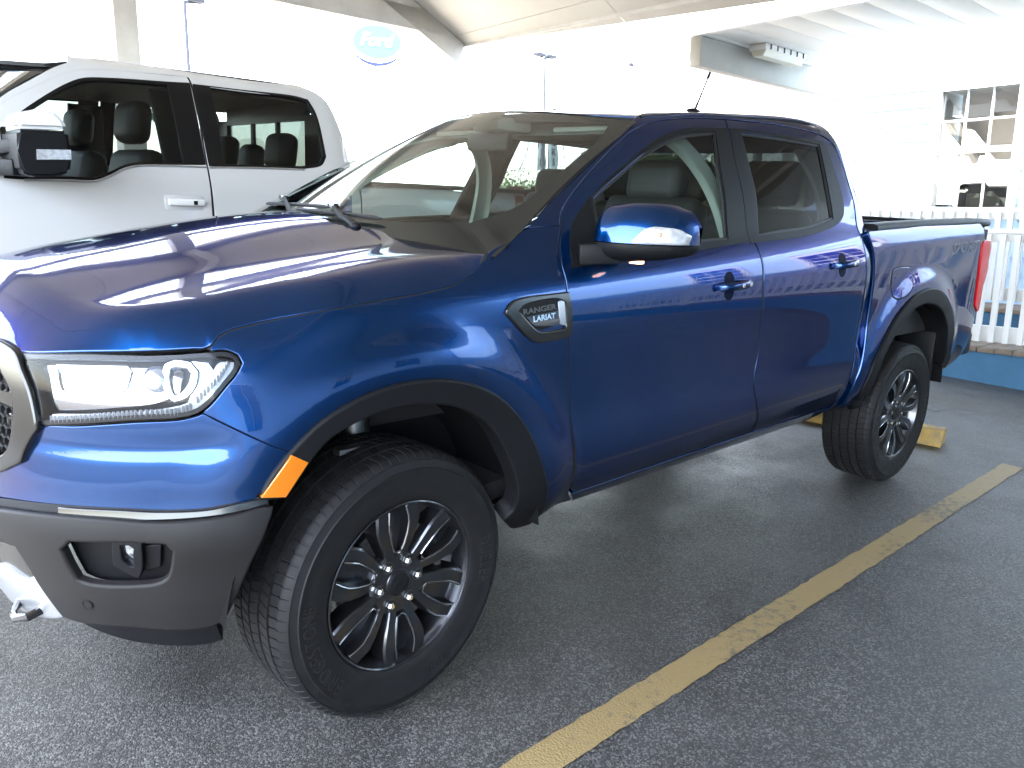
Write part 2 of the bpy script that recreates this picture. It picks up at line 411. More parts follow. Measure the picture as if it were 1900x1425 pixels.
def plan(u):
    e = 1e-3; x, y = _cx(u), _cy(u); dx = _cx(u+e)-_cx(u-e); dy = _cy(u+e)-_cy(u-e); L_ = np.hypot(dx, dy)
    return x, y, -dy/L_, dx/L_                 # inward normal
_door = cubic([.34, .40, .46, .50, .54, .58, .63, .68, .74, .82, .90, .98, 1.05, 1.12, 1.19, 1.25, 1.30, 1.40, 1.50, 1.60, 1.68, 1.73, 1.76, 1.785, 1.80, 1.815, 1.83],
              [.24, .17, .112, .085, .063, .049, .0415, .040, .0425, .0425, .0385, .032, .0285, .032, .0455, .069, .093, .131, .172, .216, .254, .281, .302, .330, .362, .42, .52])
_bed = cubic([.34, .40, .46, .52, .58, .66, .75, .85, .95, 1.05, 1.14, 1.20, 1.245, 1.275, 1.295, 1.31, 1.33],
             [.20, .145, .10, .070, .053, .044, .042, .040, .036, .033, .034, .0385, .046, .056, .070, .095, .15])
_front = cubic([.26, .32, .38, .44, .50, .56, .62, .68, .71, .74, .78, .82, .86, .90, .94, .98, 1.02, 1.06, 1.10, 1.14, 1.18, 1.22],
               [.105, .075, .050, .032, .017, .007, .0, -.002, .001, .003, .004, .005, .007, .010, .0145, .020, .028, .039, .054, .078, .110, .15])
_rail = cubic([.4, .8, 1.12, 1.5, 1.93, 2.3, 2.56, 2.8], [1.58, 1.655, 1.715, 1.762, 1.794, 1.812, 1.802, 1.775])
def zbelt(x): return 1.262+.035*(x-.65)
def zn_(x, z, bed=False):
    zb = zbelt(x)
    lowr = z-(zb-1.262)
    if bed: return lowr
    up = 1.262+(z-zb)*(1.775-1.262)/(np.maximum(_rail(x)-zb, .12))
    k = sst(.35, .75, x)
    return np.where(z > zb, lowr*(1-k)+up*k, lowr)
def _side(u, z, bed):
    x, y, nx, ny = plan(u)
    xx = np.clip(u, -1.0, 4.2)
    z0 = z-.035*np.minimum(0, 0)
    o = (_bed if bed else _door)(zn_(xx, z, bed))
    k = sst(-.16, -.46, u); o = o*(1-k)+_front(z+.02*k*0)*k
    if not bed: o = o+.022*np.clip((u-2.52)/.13, 0, 1.4)**2.4
    d = np.hypot(u-.0, z-.42); o = o-.031*sst(.74, .55, d)*(1-k*.7)
    d = np.hypot(u-3.22, z-.50); o = o-.036*sst(.72, .54, d)
    return np.stack([x+nx*o, y+ny*o, z+0*u], -1)
def S(u, z): return _side(u, z, False)         # cab, doors, fender, nose
def SB(u, z): return _side(u, z, True)         # cargo bed
SD = (-1.25, 2.75, .30, 1.80); SBD = (2.45, 4.6, .36, 1.42)
def tS(px, off=0.): return trace(px, S, SD, off=off)
def tB(px, off=0.): return trace(px, SB, SBD, off=off)

BT = (1.75, CY, 0)
truck = thing('pickup_truck', 'glossy blue crew cab pickup with dark alloy wheels parked under the canopy', 'pickup truck', BT)
BOTH = True

# ------------------------------------------------------------------ outlines read along the panel gaps
shut_px = [(907, 469), (900, 483), (885, 505), (850, 527), (800, 542), (700, 560), (600, 578), (560, 585), (471, 603), (418, 619), (398, 636), (390, 650)]
lamp_top_px = [(390, 651), (295, 656), (153, 654), (36, 655)]
shut = tS(shut_px); lamp_top = tS(lamp_top_px)
fender = shut + tS([(421, 649), (442, 658), (451, 674), (442, 692), (421, 718), (392, 753), (377, 766), (442, 798), (530, 836), (545, 838), (610, 777), (700, 729), (790, 709), (870, 715), (930, 745), (975, 800), (1003, 870),
                    (1010, 920), (997, 952), (975, 974), (1015, 948), (1059, 928), (1057, 905), (1056, 750), (1055, 620), (1052, 560), (1048, 520), (1040, 490), (1036, 455), (1040, 420), (980, 424), (950, 443), (925, 457)])
panel('front_fender', fender, S, BLUE, truck, BOTH, res=.03)
fd = tS([(1042, 420), (1042, 395), (1052, 375), (1087, 329), (1139, 274), (1174, 243), (1202, 230), (1243, 222), (1295, 220), (1344, 222), (1351, 250), (1361, 295), (1374, 350), (1386, 437), (1392, 444), (1401, 454), (1412, 482),
         (1415, 527), (1413, 571), (1405, 650), (1397, 716), (1393, 801), (1226, 858), (1066, 912), (1060, 905), (1059, 750), (1058, 620), (1055, 560), (1051, 520), (1043, 490), (1039, 455)])
rd = tS([(1347, 222), (1433, 231), (1490, 242), (1518, 250), (1537, 261), (1548, 273), (1560, 300), (1573, 340), (1584, 380), (1590, 424), (1599, 446), (1605, 471), (1603, 541), (1597, 577), (1585, 651), (1583, 673), (1575, 705),
         (1560, 736), (1533, 756), (1396, 801), (1400, 716), (1408, 650), (1416, 571), (1418, 527), (1415, 482), (1404, 454), (1395, 444), (1389, 437), (1377, 350), (1364, 295), (1354, 250)])
f_glass = tS([(1327, 244), (1281, 246), (1256, 252), (1226, 265), (1203, 279), (1177, 296), (1148, 322), (1118, 347), (1098, 366), (1112, 472), (1293, 450), (1352, 444), (1344, 357), (1335, 300)])
f_trim = tS([(1349, 238), (1285, 237), (1256, 242), (1226, 253), (1203, 269), (1168, 298), (1118, 341), (1079, 385), (1061, 418), (1057, 448), (1061, 497), (1105, 491), (1292, 465), (1391, 448), (1387, 437), (1375, 350), (1362, 295), (1353, 252)])
r_glass = tS([(1375, 245), (1450, 255), (1520, 268), (1535, 340), (1546, 406), (1518, 418), (1490, 425.5), (1444, 432), (1408, 437), (1400, 352), (1389, 306)])
r_trim = tS([(1353, 238), (1368, 239), (1450, 250), (1524, 262), (1533, 276), (1548, 314), (1565, 376), (1565, 399), (1556, 414), (1527, 429), (1490, 439), (1393, 451), (1388, 437), (1376, 350), (1363, 295)])
def grow(loop, d):
    P = np.array(loop); 
    if area2(P) < 0: P = P[::-1]
    return [tuple(q) for q in P+out2d(P)*d]
for mir in (False, True):
    for nm, dl, tl, gl, gm in (('front_door', fd, f_trim, f_glass, S_GLASS), ('rear_door', rd, r_trim, r_glass, P_GLASS)):
        dr = link(nm, panel_me(nm, dl, S, holes=[grow(tl, -.012)], res=.032, mirror=mir), BLUE, truck)
        link('window_trim', panel_me('window_trim', tl, S, holes=[gl], res=.04, off=.0015, flange=.012, inset=.001, mirror=mir, rad=.0015), BLACKP, dr)
        link('window_seal', panel_me('window_seal', grow(gl, .004), S, holes=[grow(gl, -.009)], res=.05, off=-.003, flange=.012, inset=0, mirror=mir, rad=.002), SEAL, dr)
        link('window_glass', panel_me('window_glass', grow(gl, .015), S, off=-.009, flange=0, inset=0, res=.05, mirror=mir), gm, dr)
        if not mir: DOOR_L = dr if nm == 'front_door' else DOOR_L
        if not mir and nm == 'rear_door': RDOOR_L = dr
        if nm == 'front_door' and not mir: FDOOR_L = dr
# fixed bar between the quarter light and the front window
bar = tS([(1098, 366), (1106, 420), (1112, 472)])
link('division_bar', strip_me('division_bar', on(S, spline(bar, False), -.002), normals(S, *spline(bar, False).T), .012, .006), BLACKP, FDOOR_L)
# cab side: windscreen pillar, roof rail, rear pillar, sill
rail_uv = [(u, float(zbelt(u)+(1.793-1.262)/(1.775-1.262)*(_rail(u)-zbelt(u)))) for u in (1.22, 1.4, 1.6, 1.8, 2.0, 2.2, 2.4, 2.52)]
ws_edge = tS([(982, 422), (1017, 380), (1088, 305), (1130, 262), (1160, 236), (1169, 228)])
cab_out = ws_edge + rail_uv + [(2.585, 1.735), (2.612, 1.66), (2.625, 1.55), (2.632, 1.44)] + tS([(1607, 432), (1615, 446), (1621, 469), (1622, 509), (1617, 556), (1609, 608), (1604, 639), (1599, 676), (1585, 714), (1570, 742), (1553, 764), (1490, 783), (1380, 820), (1230, 871), (1062, 929)]) + \
    tS([(1060, 916), (1066, 915), (1226, 861), (1394, 804), (1533, 759), (1562, 738), (1577, 706), (1585, 674), (1587, 651), (1599, 577), (1605, 541), (1607, 471), (1601, 446), (1592, 424), (1586, 380), (1575, 340), (1562, 300), (1550, 271), (1539, 259),
        (1520, 248), (1490, 240), (1433, 229), (1346, 220), (1295, 218), (1243, 220), (1202, 228), (1174, 241), (1138, 272), (1086, 327), (1051, 373), (1040, 395), (1038, 418)])
panel('cab_side', cab_out, S, BLUE, truck, BOTH, res=.03, inset=.001, flange=.03, dark=False)
# cargo bed side
bs = tB([(1611.5, 430), (1617, 446), (1622.5, 469), (1623.5, 509), (1618.5, 556), (1610.5, 608), (1600.5, 676), (1586.5, 714), (1571.5, 742), (1561, 757), (1576, 756), (1582, 752), (1598, 726), (1614, 692), (1621, 673), (1639, 634), (1657, 599), (1676, 572),
         (1696, 551), (1717, 539), (1729, 537), (1744, 542), (1756, 556), (1765, 582), (1767, 616), (1762, 643), (1751, 677), (1750, 686), (1787, 655), (1797, 629), (1806, 600), (1811, 577), (1807, 565), (1814, 517), (1818, 483), (1822, 455), (1827, 447),
         (1827, 432), (1821, 418), (1814, 414), (1713, 419), (1660, 424)])
panel('bed_side', bs, SB, BLUE, truck, BOTH, res=.032, rad=.009, dark=False)
gapuv = tB([(1609.5, 431), (1616, 446), (1621.5, 469), (1622.5, 509), (1617.5, 556), (1609.5, 608), (1600, 676), (1586, 714), (1571, 742), (1558, 760)])
for mir in (False, True):
    sp = spline(gapuv, False); link('bed_gap_filler', strip_me('bed_gap_filler', on(SB, sp, -.022), normals(SB, *sp.T), .09, .002, mirror=mir), BLUE, truck)
fuel = tB([(1656, 501), (1666, 497), (1678, 495), (1688, 496), (1694, 510), (1693, 533), (1683, 548), (1664, 555), (1656, 550), (1653, 525)])
panel('fuel_flap', fuel, SB, BLUE, truck, off=.0022, flange=.004, rad=.003, inset=.004)
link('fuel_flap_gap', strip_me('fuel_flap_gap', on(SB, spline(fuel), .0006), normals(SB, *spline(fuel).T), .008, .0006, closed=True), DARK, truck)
tl = tB([(1827, 448), (1836, 448), (1836, 462), (1832, 483), (1831, 503), (1822, 530), (1817, 571), (1812, 576), (1808, 565), (1814, 517), (1818, 483), (1822, 455)])
tlo = panel('tail_light', tl, SB, RED, truck, BOTH, off=.008, flange=.03, rad=.008, inset=.001)
# flares
ff_o = tS([(486, 922), (500, 893), (540, 841), (610, 775), (700, 728), (790, 708), (870, 715), (930, 745), (975, 800), (1003, 870), (1010, 920), (1000, 948), (978, 968), (952, 974)])
ff_i = tS([(938, 966), (956, 950), (966, 915), (952, 855), (915, 790), (860, 755), (780, 747), (690, 768), (612, 812), (572, 858), (530, 920)], off=.012)
panel('wheel_arch_trim', ff_o+ff_i, S, BLACKP, truck, BOTH, off=.012, flange=.06, rad=.009, inset=.001, res=.03)
rf_o = tB([(1576, 757), (1582, 752), (1598, 726), (1614, 692), (1621, 673), (1639, 634), (1657, 599), (1676, 572), (1696, 551), (1717, 539), (1729, 537), (1744, 542), (1756, 556), (1765, 582), (1767, 616), (1762, 643), (1750, 680)])
rf_i = tB([(1744, 676), (1754, 640), (1755, 605), (1749, 582), (1738, 567), (1725, 561), (1710, 562), (1694, 571), (1676, 591), (1657, 621), (1637, 660), (1616, 712), (1604, 735), (1590, 752)])
panel('wheel_arch_trim', rf_o+rf_i, SB, BLACKP, truck, BOTH, off=.012, flange=.06, rad=.009, inset=.001, res=.03)
mk = tS([(541, 845), (572, 858), (530, 922), (485, 923)], off=.014)
panel('side_marker', mk, S, AMBER, truck, BOTH, off=.017, flange=.02, rad=.003, smooth_loop=False)
# wheel wells
for mir in (0, 1):
    for x0, z0 in ((0, .40), (3.22, .46)):
        V = []; F = []; n = 28; ys = [.035, .10, .20, .34, .42]
        for k in range(n+1):
            a = R(4+172*k/n)
            for y in ys: V.append((x0+.505*math.cos(a), y if not mir else 2*CY-y, z0+.505*math.sin(a)))
        m_ = len(ys)
        for k in range(n):
            for i in range(m_-1): F.append((k*m_+i, k*m_+i+1, (k+1)*m_+i+1, (k+1)*m_+i))
        F.append([k*m_+m_-1 for k in range(n+1)])
        link('wheel_well', mesh('wheel_well', V, F, True, 50), mat('well_liner', (.007, .007, .0075), .9, spec=.1, bump=.6, bscale=120) if 'well_liner' not in MATS else MATS['well_liner'], truck)

# ------------------------------------------------------------------ bonnet
sh3 = on(S, spline(shut, False, corner=80)); lt3 = on(S, spline(lamp_top, False))
edge_px_u = np.linspace(lamp_top[-1][0], float(_t[np.argmin(np.abs(_ctrl[:, 1]-.931))]), 12)[1:]
zc = np.linspace(lamp_top[-1][1], lamp_top[-1][1]+.004, 12)[1:]
nose3 = on(S, np.stack([edge_px_u, zc], 1))
per = np.concatenate([sh3, lt3[1:], nose3]); perm = per[::-1].copy(); perm[:, 1] = 2*CY-perm[:, 1]
PER = np.concatenate([per, perm[1:]])
_q = np.abs(PER[:, 1]-CY); _A = np.stack([np.ones(len(PER)), PER[:, 0], _q, PER[:, 0]**2, PER[:, 0]*_q, _q**2, PER[:, 0]**3, _q**3], 1)
_co = np.linalg.lstsq(_A, PER[:, 2], rcond=None)[0]
def per_dist(x, y):
    Q = np.stack([x, y], 1); A = PER[:-1, :2][None]; B = PER[1:, :2][None]; q = Q[:, None, :]; ab = B-A
    t = np.clip(((q-A)*ab).sum(2)/np.maximum((ab**2).sum(2), 1e-12), 0, 1)
    d2 = (((A+ab*t[..., None])-q)**2).sum(2); i = d2.argmin(1); r_ = np.arange(len(i))
    return np.sqrt(d2[r_, i]), PER[:-1, 2][i]+t[r_, i]*(PER[1:, 2]-PER[:-1, 2])[i]
_ZC = cubic([-1.05, -.97, -.90, -.80, -.694, -.587, -.443, -.288, -.121, .024, .2, .45], [1.08, 1.115, 1.145, 1.182, 1.210, 1.236, 1.264, 1.293, 1.321, 1.340, 1.354, 1.36])
_dq = np.linspace(0, 1.0, 201); _sl = cubic([0, .08, .15, .23, .33, .42, .49, .56, .63, .70, .76, .90, 1.0], [0, .030, .066, .120, .182, .212, .190, .105, .040, .035, .075, .16, .16])(_dq)
_D = np.concatenate([[0], np.cumsum((_sl[1:]+_sl[:-1])/2*np.diff(_dq))])
def HS(x, y):
    e, zq = per_dist(x, y); q = np.abs(y-CY)
    T = _ZC(x)-np.interp(q, _dq, _D)
    wd = .105+.085*sst(-.55, -.80, x); t = np.clip(e/wd, 0, 1); s = 1-(1-t)**2.6
    return np.stack([x, y, zq+(T-zq)*s], 1)
HDOM = (-.92, .55, .05, 1.80)
rear = trace([(905, 468), (877, 461), (843, 459), (825, 455), (785, 440), (756, 434), (675, 423), (620, 415)], HS, HDOM)
rear = [q for q in rear if q[1] < .80]+[(rear[-1][0]-.01 if rear[-1][1] > .7 else .17, .931)]
print('hood rear', rear)
rearm = [(x, 2*CY-y) for x, y in rear[::-1]][1:]
loop2 = [tuple(p_[:2]) for p_ in per[3:-1:2]] + [tuple(per[-1][:2])] + [tuple(p_[:2]) for p_ in perm[1:-3:2]] + rearm[:0:-1][:0]
hood_loop = loop2 + [(x, 2*CY-y) for x, y in rear] + rear[::-1][1:]
panel('hood', hood_loop, HS, BLUE, truck, res=.025, flange=.022, inset=.0045, rad=.004)
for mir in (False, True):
    sp = spline(shut, False, corner=80); link('hood_gap_shade', strip_me('hood_gap_shade', on(S, sp, -.006), normals(S, *sp.T), .016, .002, mirror=mir), DARK, truck)  # dark strip laid under the shut line as painted shade of the gap

# ------------------------------------------------------------------ roof, windscreen
def RS(x, y):
    q = np.abs(y-CY)/(CY-.325); zs = zbelt(x)+(1.787-1.262)/(1.775-1.262)*(_rail(x)-zbelt(x))
    return np.stack([x, y, zs-.004+.040*(1-q**2)-.006*np.cos(np.clip(q, 0, 1)*9.42)*sst(1.25, 1.5, x)*sst(2.5, 2.3, x)*.5], 1)
rf = [(1.055, .931), (1.068, .75), (1.10, .55), (1.155, .40), (1.205, .325), (1.4, .322), (2.0, .322), (2.45, .330), (2.54, .348), (2.585, .40), (2.60, .5), (2.62, .75), (2.62, .931)]
rfm = [(x, 2*CY-y) for x, y in rf[::-1]][1:-1]
panel('roof', rf+rfm, RS, BLUE, truck, res=.05, flange=.03, inset=.001, rad=.004)
for mir in (False, True):
    dx_ = np.linspace(1.20, 2.56, 40); dyy = np.interp(dx_, [1.2, 2.45, 2.56], [.329, .333, .352]); P_ = RS(dx_, dyy); P_[:, 2] -= .001
    link('roof_ditch', strip_me('roof_ditch', P_, np.tile([0, -.35, .94], (40, 1)), .014, .003, mirror=mir), SEAL, truck)
def WS(s, t):
    k = 1-s**2
    bx, tx = .325-.165*k, 1.138-.110*k; by, ty = .855*s, .640*s; bz, tz = 1.285+.02*k, 1.716+.050*k
    x = bx+(tx-bx)*t-.018*4*t*(1-t)*(k*.7+.3); z = bz+(tz-bz)*t+.022*4*t*(1-t)*(k*.7+.3)
    return np.stack([x, CY+by+(ty-by)*t, z], 1)
ws_loop = [(-1.0, -.02), (0, -.02), (1.0, -.02), (1.0, 1.0), (0, 1.0), (-1.0, 1.0)]
# (s, t): P_s x P_t points outward (forward and up)
wsx = dict(sgn=-1)
wo = link('windscreen', panel_me('windscreen', ws_loop, WS, off=-.004, flange=0, inset=0, res=.06, smooth_loop=False, sgn=-1), W_GLASS, truck)
frit_i = [(-.80, .14), (-.55, .10), (0, .09), (.55, .10), (.80, .14), (.90, .26), (.925, .5), (.925, .80), (.89, .93), (.80, .955), (0, .965), (-.80, .955), (-.89, .93), (-.925, .80), (-.925, .5), (-.90, .26)]
link('frit_band', panel_me('frit_band', ws_loop, WS, holes=[frit_i], off=-.0075, flange=0, inset=0, res=.06, sgn=-1), FRIT, wo)
sensor = [(-.16, 1.0), (-.15, .86), (-.11, .78), (.11, .78), (.15, .86), (.16, 1.0)]
link('sensor_patch', panel_me('sensor_patch', sensor, WS, off=-.007, flange=0, inset=0, res=.06, sgn=-1), FRIT, wo)

# ------------------------------------------------------------------ nose: bumper cover, lamps, grille
cov = tS([(74, 794), (147, 792), (250, 785), (336, 780), (368, 772), (377, 768), (442, 800), (530, 838), (540, 842), (500, 893), (468, 931), (383, 949), (295, 953), (206, 950), (97, 943), (0, 931), (-40, 925), (-40, 868), (0, 871), (30, 850), (50, 832), (64, 806)])
# carry the cover and bumper across to the middle of the nose
u_mid = float(_t[np.argmin(np.abs(_ctrl[:, 1]-.931))])
cov = [q for q in cov if True]
def GROOVE(u, z):
    P = S(u, z); n = normals(S, u, z)
    g = np.exp(-((z-.865)/.030)**2)*sst(-.40, -.56, u)*.006
    r_ = np.exp(-((z-.775)/.028)**2)*sst(-.35, -.6, u)*.0025
    return P-n*g[:, None]+n*r_[:, None]
panel('bumper_cover', cov, GROOVE, BLUE, truck, BOTH, res=.018, flange=.02)
lamp_px = [(36, 654), (153, 655), (295, 657), (392, 651), (421, 650), (441, 659), (449, 674), (441, 692), (420, 718), (391, 752), (367, 769), (336, 777), (250, 782), (147, 789), (75, 791), (70, 765), (60, 718), (46, 683)]
lamp = tS(lamp_px)
GL = grow(lamp, -.004)
for mir in (False, True):
    hl = link('headlight', panel_me('headlight', GL, S, off=-.045, flange=0, inset=0, res=.03, mirror=mir), HOUS, truck)
    link('lamp_shell', panel_me('lamp_shell', GL, S, holes=[grow(lamp, -.012)], off=-.001, flange=.045, inset=0, res=.03, mirror=mir, rad=.001), HOUS, hl)
    link('lens', panel_me('lens', GL, S, off=.002, flange=.012, inset=0, res=.03, mirror=mir, rad=.006), LENS, hl)
    r1 = tS([(56, 672), (150, 668), (250, 668), (312, 672), (335, 690), (330, 730), (290, 748), (200, 758), (90, 762), (78, 735)])
    def BOWL(u, z):
        P = S(u, z); n = normals(S, u, z); d = .016+.020*np.clip((z-.90)/.16, 0, 1)**2+.011*np.clip((.968-z)/.06, 0, 1.5)**2
        return P-n*d[:, None]
    link('reflector', panel_me('reflector', r1, BOWL, off=0, flange=.03, inset=0, res=.012, mirror=mir, rad=.004), REFL, hl)
    r2 = tS([(88, 676), (225, 676), (235, 690), (228, 722), (215, 732), (112, 738), (98, 728)])
    link('reflector_bezel', panel_me('reflector_bezel', r2, BOWL, holes=[grow(r2, -.008)], off=.006, flange=.008, inset=0, res=.02, mirror=mir, rad=.002), CHROME, hl)
    r3 = tS([(322, 668), (352, 672), (366, 690), (362, 715), (345, 738), (322, 746), (308, 735), (300, 700), (305, 676)])
    link('projector_bezel', panel_me('projector_bezel', r3, S, holes=[grow(r3, -.012)], off=-.010, flange=.03, inset=0, res=.02, mirror=mir, rad=.004), REFL, hl)
    # projector ball lens
    c = on(S, tS([(287, 703)]), -.028)[0]; nn = normals(S, *np.array(tS([(287, 703)])).T)[0]
    b = MB(); q = Vector(nn).to_track_quat('Z', 'Y').to_matrix(); b.ball((0, 0, 0), .032, .032, .022, 20, 12); 
    bmesh.ops.rotate(b.bm, verts=b.bm.verts, cent=(0, 0, 0), matrix=q); bmesh.ops.translate(b.bm, verts=b.bm.verts, vec=Vector(c))
    me = b.me('projector_lens')
    if mir:
        for v_ in me.vertices: v_.co.y = 2*CY-v_.co.y
        me.flip_normals()
    link('projector_lens', me, MATS.get('projector') or mat('projector', (.55, .60, .70), .03, metal=.85, coat=1), hl)
    r5 = tS([(352, 668), (385, 672), (398, 690), (388, 715), (366, 740), (345, 752), (352, 735), (366, 715), (369, 690)])
    link('side_reflector', panel_me('side_reflector', r5, S, off=-.03, flange=.0, inset=0, res=.02, mirror=mir), MATS.get('smoked') or mat('smoked', (.30, .34, .42), .08, metal=.8), hl)
    # running light: a ribbed light pipe along the lower edge and up the tail
    pipe_o = tS([(90, 784), (250, 775), (330, 770), (362, 758), (392, 735), (414, 708), (432, 682), (434, 673), (410, 673), (404, 678), (388, 708), (366, 738), (345, 752), (300, 762), (92, 771)])
    link('running_light', panel_me('running_light', pipe_o, S, off=-.008, flange=.015, inset=0, res=.012, mirror=mir, rad=.003), CLEARP, hl)
    b = MB(); lo_ = spline(tS([(93, 778), (250, 768), (330, 763), (352, 755)]), False, step=.011); up_ = spline(tS([(366, 742), (392, 716), (414, 690), (422, 676)]), False, step=.011)
    for uv in list(lo_)+list(up_):
        c = on(S, [uv], -.003)[0]; nn = normals(S, np.array([uv[0]]), np.array([uv[1]]))[0]
        if mir: c[1] = 2*CY-c[1]
        b.box(c-np.array([.0022, .0022, .0075]), c+np.array([.0022, .0022, .0075]))
    link('light_pipe_rib', b.me('light_pipe_rib'), SATIN, hl)['kind'] = 'stuff'

# grille surround and its bars
gs_o = tS([(-70, 615), (0, 634), (15, 641), (36, 657), (46, 686), (60, 722), (70, 768), (73, 792), (63, 806), (50, 832), (44, 852), (0, 872), (-70, 880)])
gs_i = tS([(-70, 858), (0, 850), (18, 842), (28, 824), (36, 766), (34, 736), (29, 718), (11, 683), (0, 650), (-70, 640)])
GSUR = dict(off=.014, flange=.05, rad=.008, inset=.001, res=.02)
panel('grille_surround', gs_o+gs_i, S, GREYM, truck, BOTH, **GSUR)
um = u_mid
ui = max(q[0] for q in gs_i)
rail_hi = float(np.interp(0, [0, 1], [gs_o[0][1], gs_o[0][1]]))
for nm, z0, z1 in (('grille_top_rail', 1.035, 1.075), ('grille_bottom_rail', .760, .800)):
    lp = [(gs_o[0][0]-.02, z0), (gs_o[0][0]+.02, z0), (gs_o[0][0]+.02, z1), (um, z1), (um, z0)]
    lp = [(gs_o[0][0]+.02, z0), (gs_o[0][0]+.02, z1), (um-.0, z1), (um-.0, z0)]
    panel(nm, lp, S, GREYM, truck, BOTH, off=.013, flange=.05, rad=.006, inset=0, res=.03, smooth_loop=False)
panel('grille_backing', [(ui+.05, .77), (ui+.05, 1.06), (um, 1.06), (um, .77)], S, DARK, truck, BOTH, off=-.07, flange=0, inset=0, smooth_loop=False, res=.06)
for z0, z1 in ((.915, .945), (.868, .892)):
    panel('grille_bar', [(ui+.03, z0), (ui+.03, z1), (um, z1), (um, z0)], S, GREYM, truck, BOTH, off=-.006, flange=.03, rad=.005, inset=0, smooth_loop=False, res=.03)
# honeycomb mesh behind the bars
hexb = []
hx = .017
Vh = []; Fh = []
for j in range(9):
    for i in range(26):
        u0 = ui+.03-i*hx*1.73-(hx*.866 if j % 2 else 0); z0 = .80+j*hx*1.5
        if u0 < um: continue
        ring = []
        for r_, dp in ((hx*.98, -.03), (hx*.72, -.026), (hx*.72, -.05)):
            uv = [(u0+r_*math.cos(R(60*k+30)), z0+r_*math.sin(R(60*k+30))) for k in range(6)]
            P = on(S, uv, dp); ring.append(range(len(Vh), len(Vh)+6)); Vh += P.tolist()
        for A, B in zip(ring, ring[1:]):
            for k in range(6): Fh.append((A[k], A[(k+1) % 6], B[(k+1) % 6], B[k]))
for mir in (0, 1):
    V2 = [(x, 2*CY-y if mir else y, z) for x, y, z in Vh]
    link('grille_mesh', mesh('grille_mesh', V2, Fh), GREYP, truck)['kind'] = 'stuff'

# black lower bumper
def LB(u, z):
    P = S(u, z); n = normals(S, u, z)
    k = sst(-.30, -.48, u)
    return P+n*(.022+.012*k*np.exp(-((z-.66)/.07)**2))[:, None]
def tL(px): return trace(px, LB, (-1.25, .2, .26, .80))
fog = tL([(106, 1018), (124, 1000), (236, 1002), (309, 1006), (327, 1024), (321, 1065), (312, 1080), (289, 1090), (165, 1090), (139, 1081), (124, 1056)])
inn = tL([(0, 1002), (27, 1012), (65, 1072), (116, 1143)])
lbp = tL([(-40, 947), (0, 951), (97, 962), (200, 970), (300, 976), (420, 965), (503, 945)])+tL([(490, 983), (466, 1035), (441, 1090), (413, 1150), (392, 1160), (339, 1167), (236, 1161), (150, 1153)])+tL([(116, 1143), (65, 1072), (27, 1012), (0, 1002), (-40, 996)])
lb = panel('lower_bumper', lbp, LB, GREYP, truck, BOTH, holes=[fog], res=.016, flange=.022, rad=.009, inset=0)
fpl = [tuple(q) for q in spline(fog)]
for mir in (False, True):
    link('fog_recess', panel_me('fog_recess', grow(fog, .01), LB, off=-.045, flange=0, inset=0, res=.02, mirror=mir), BLACKP, lb if not mir else truck)
fb = tL([(205, 1012), (218, 1005), (240, 1003), (256, 1012), (258, 1060), (252, 1078), (236, 1072), (208, 1056)])
fi = tL([(216, 1016), (236, 1016), (246, 1024), (246, 1062), (234, 1060), (219, 1046)])
for mir in (False, True):
    pr = lb if not mir else truck
    link('fog_lamp_bezel', panel_me('fog_lamp_bezel', fb, LB, holes=[fi], off=-.012, flange=.03, rad=.004, inset=0, res=.012, mirror=mir), BLACKP, pr)
    link('fog_lamp', panel_me('fog_lamp', grow(fi, .004), LB, off=-.026, flange=0, inset=0, res=.01, mirror=mir), MATS.get('fog_glass') or mat('fog_glass', (.5, .55, .6), .06, metal=.9, noise=.8, nscale=120, col2=(.06, .07, .08)), pr)
    fs = tL([(257, 1030), (288, 1027), (287, 1066), (262, 1072)])
    link('fog_vent', panel_me('fog_vent', fs, LB, off=-.03, flange=.012, rad=.004, inset=0, res=.012, mirror=mir), BLACKP, pr)
# gloss strip between the blue cover and the black bumper, dark slot beside it
slot = tL([(-40, 926), (0, 931), (97, 943), (206, 950), (295, 953), (383, 949), (470, 931), (500, 930), (503, 944), (420, 965), (300, 977), (200, 970), (97, 962), (0, 951), (-40, 946)])
panel('bumper_slot', slot, LB, DARK, truck, BOTH, off=-.026, flange=0, inset=-.004, res=.025)
gst = tL([(97, 945), (206, 952), (295, 955), (383, 951), (470, 934), (500, 931), (501, 936), (430, 953), (300, 965), (180, 963), (97, 955)])
panel('gloss_strip', gst, LB, GREYM, truck, BOTH, off=-.017, flange=.01, inset=0, res=.02, rad=.003)
# inner panel and silver skid plate under the nose
inp = tL([(-60, 997), (0, 1003), (27, 1013), (66, 1073), (44, 1080), (0, 1053), (-60, 1042)])
panel('skid_surround', inp, LB, GREYM, truck, BOTH, off=-.014, flange=.01, inset=0, res=.02)
def SK(u, z):
    P = S(u, z); n = normals(S, u, z); return P+n*(.016)[None, None] if False else P+n*.018
sk = trace([(-60, 1040), (0, 1053), (44, 1080), (66, 1074), (117, 1143), (97, 1146), (44, 1134), (24, 1119), (0, 1090), (-60, 1076)], SK, (-1.25, .2, .26, .80))
panel('skid_plate', sk, SK, SATIN, truck, BOTH, off=0, flange=.04, inset=0, res=.015, rad=.006)
c = on(LB, tL([(163, 1122)]), 0)[0]; nn = Vector(normals(LB, *np.array(tL([(163, 1122)])).T)[0])
def disc_stack(name, c, n, prof, m, parent, seg=24):
    V, F = revolve([(r_, -h) for r_, h in prof], seg); q = n.to_track_quat('-Y', 'Z').to_matrix()
    V = [q@Vector(v)+Vector(c) for v in V]
    return link(name, mesh(name, V, F, True, 40), m, parent)
ps = disc_stack('parking_sensor', c, nn, [(0, .002), (.0095, .002), (.0105, .0005), (.0125, .0005), (.0135, -.001)], GREYP, truck)
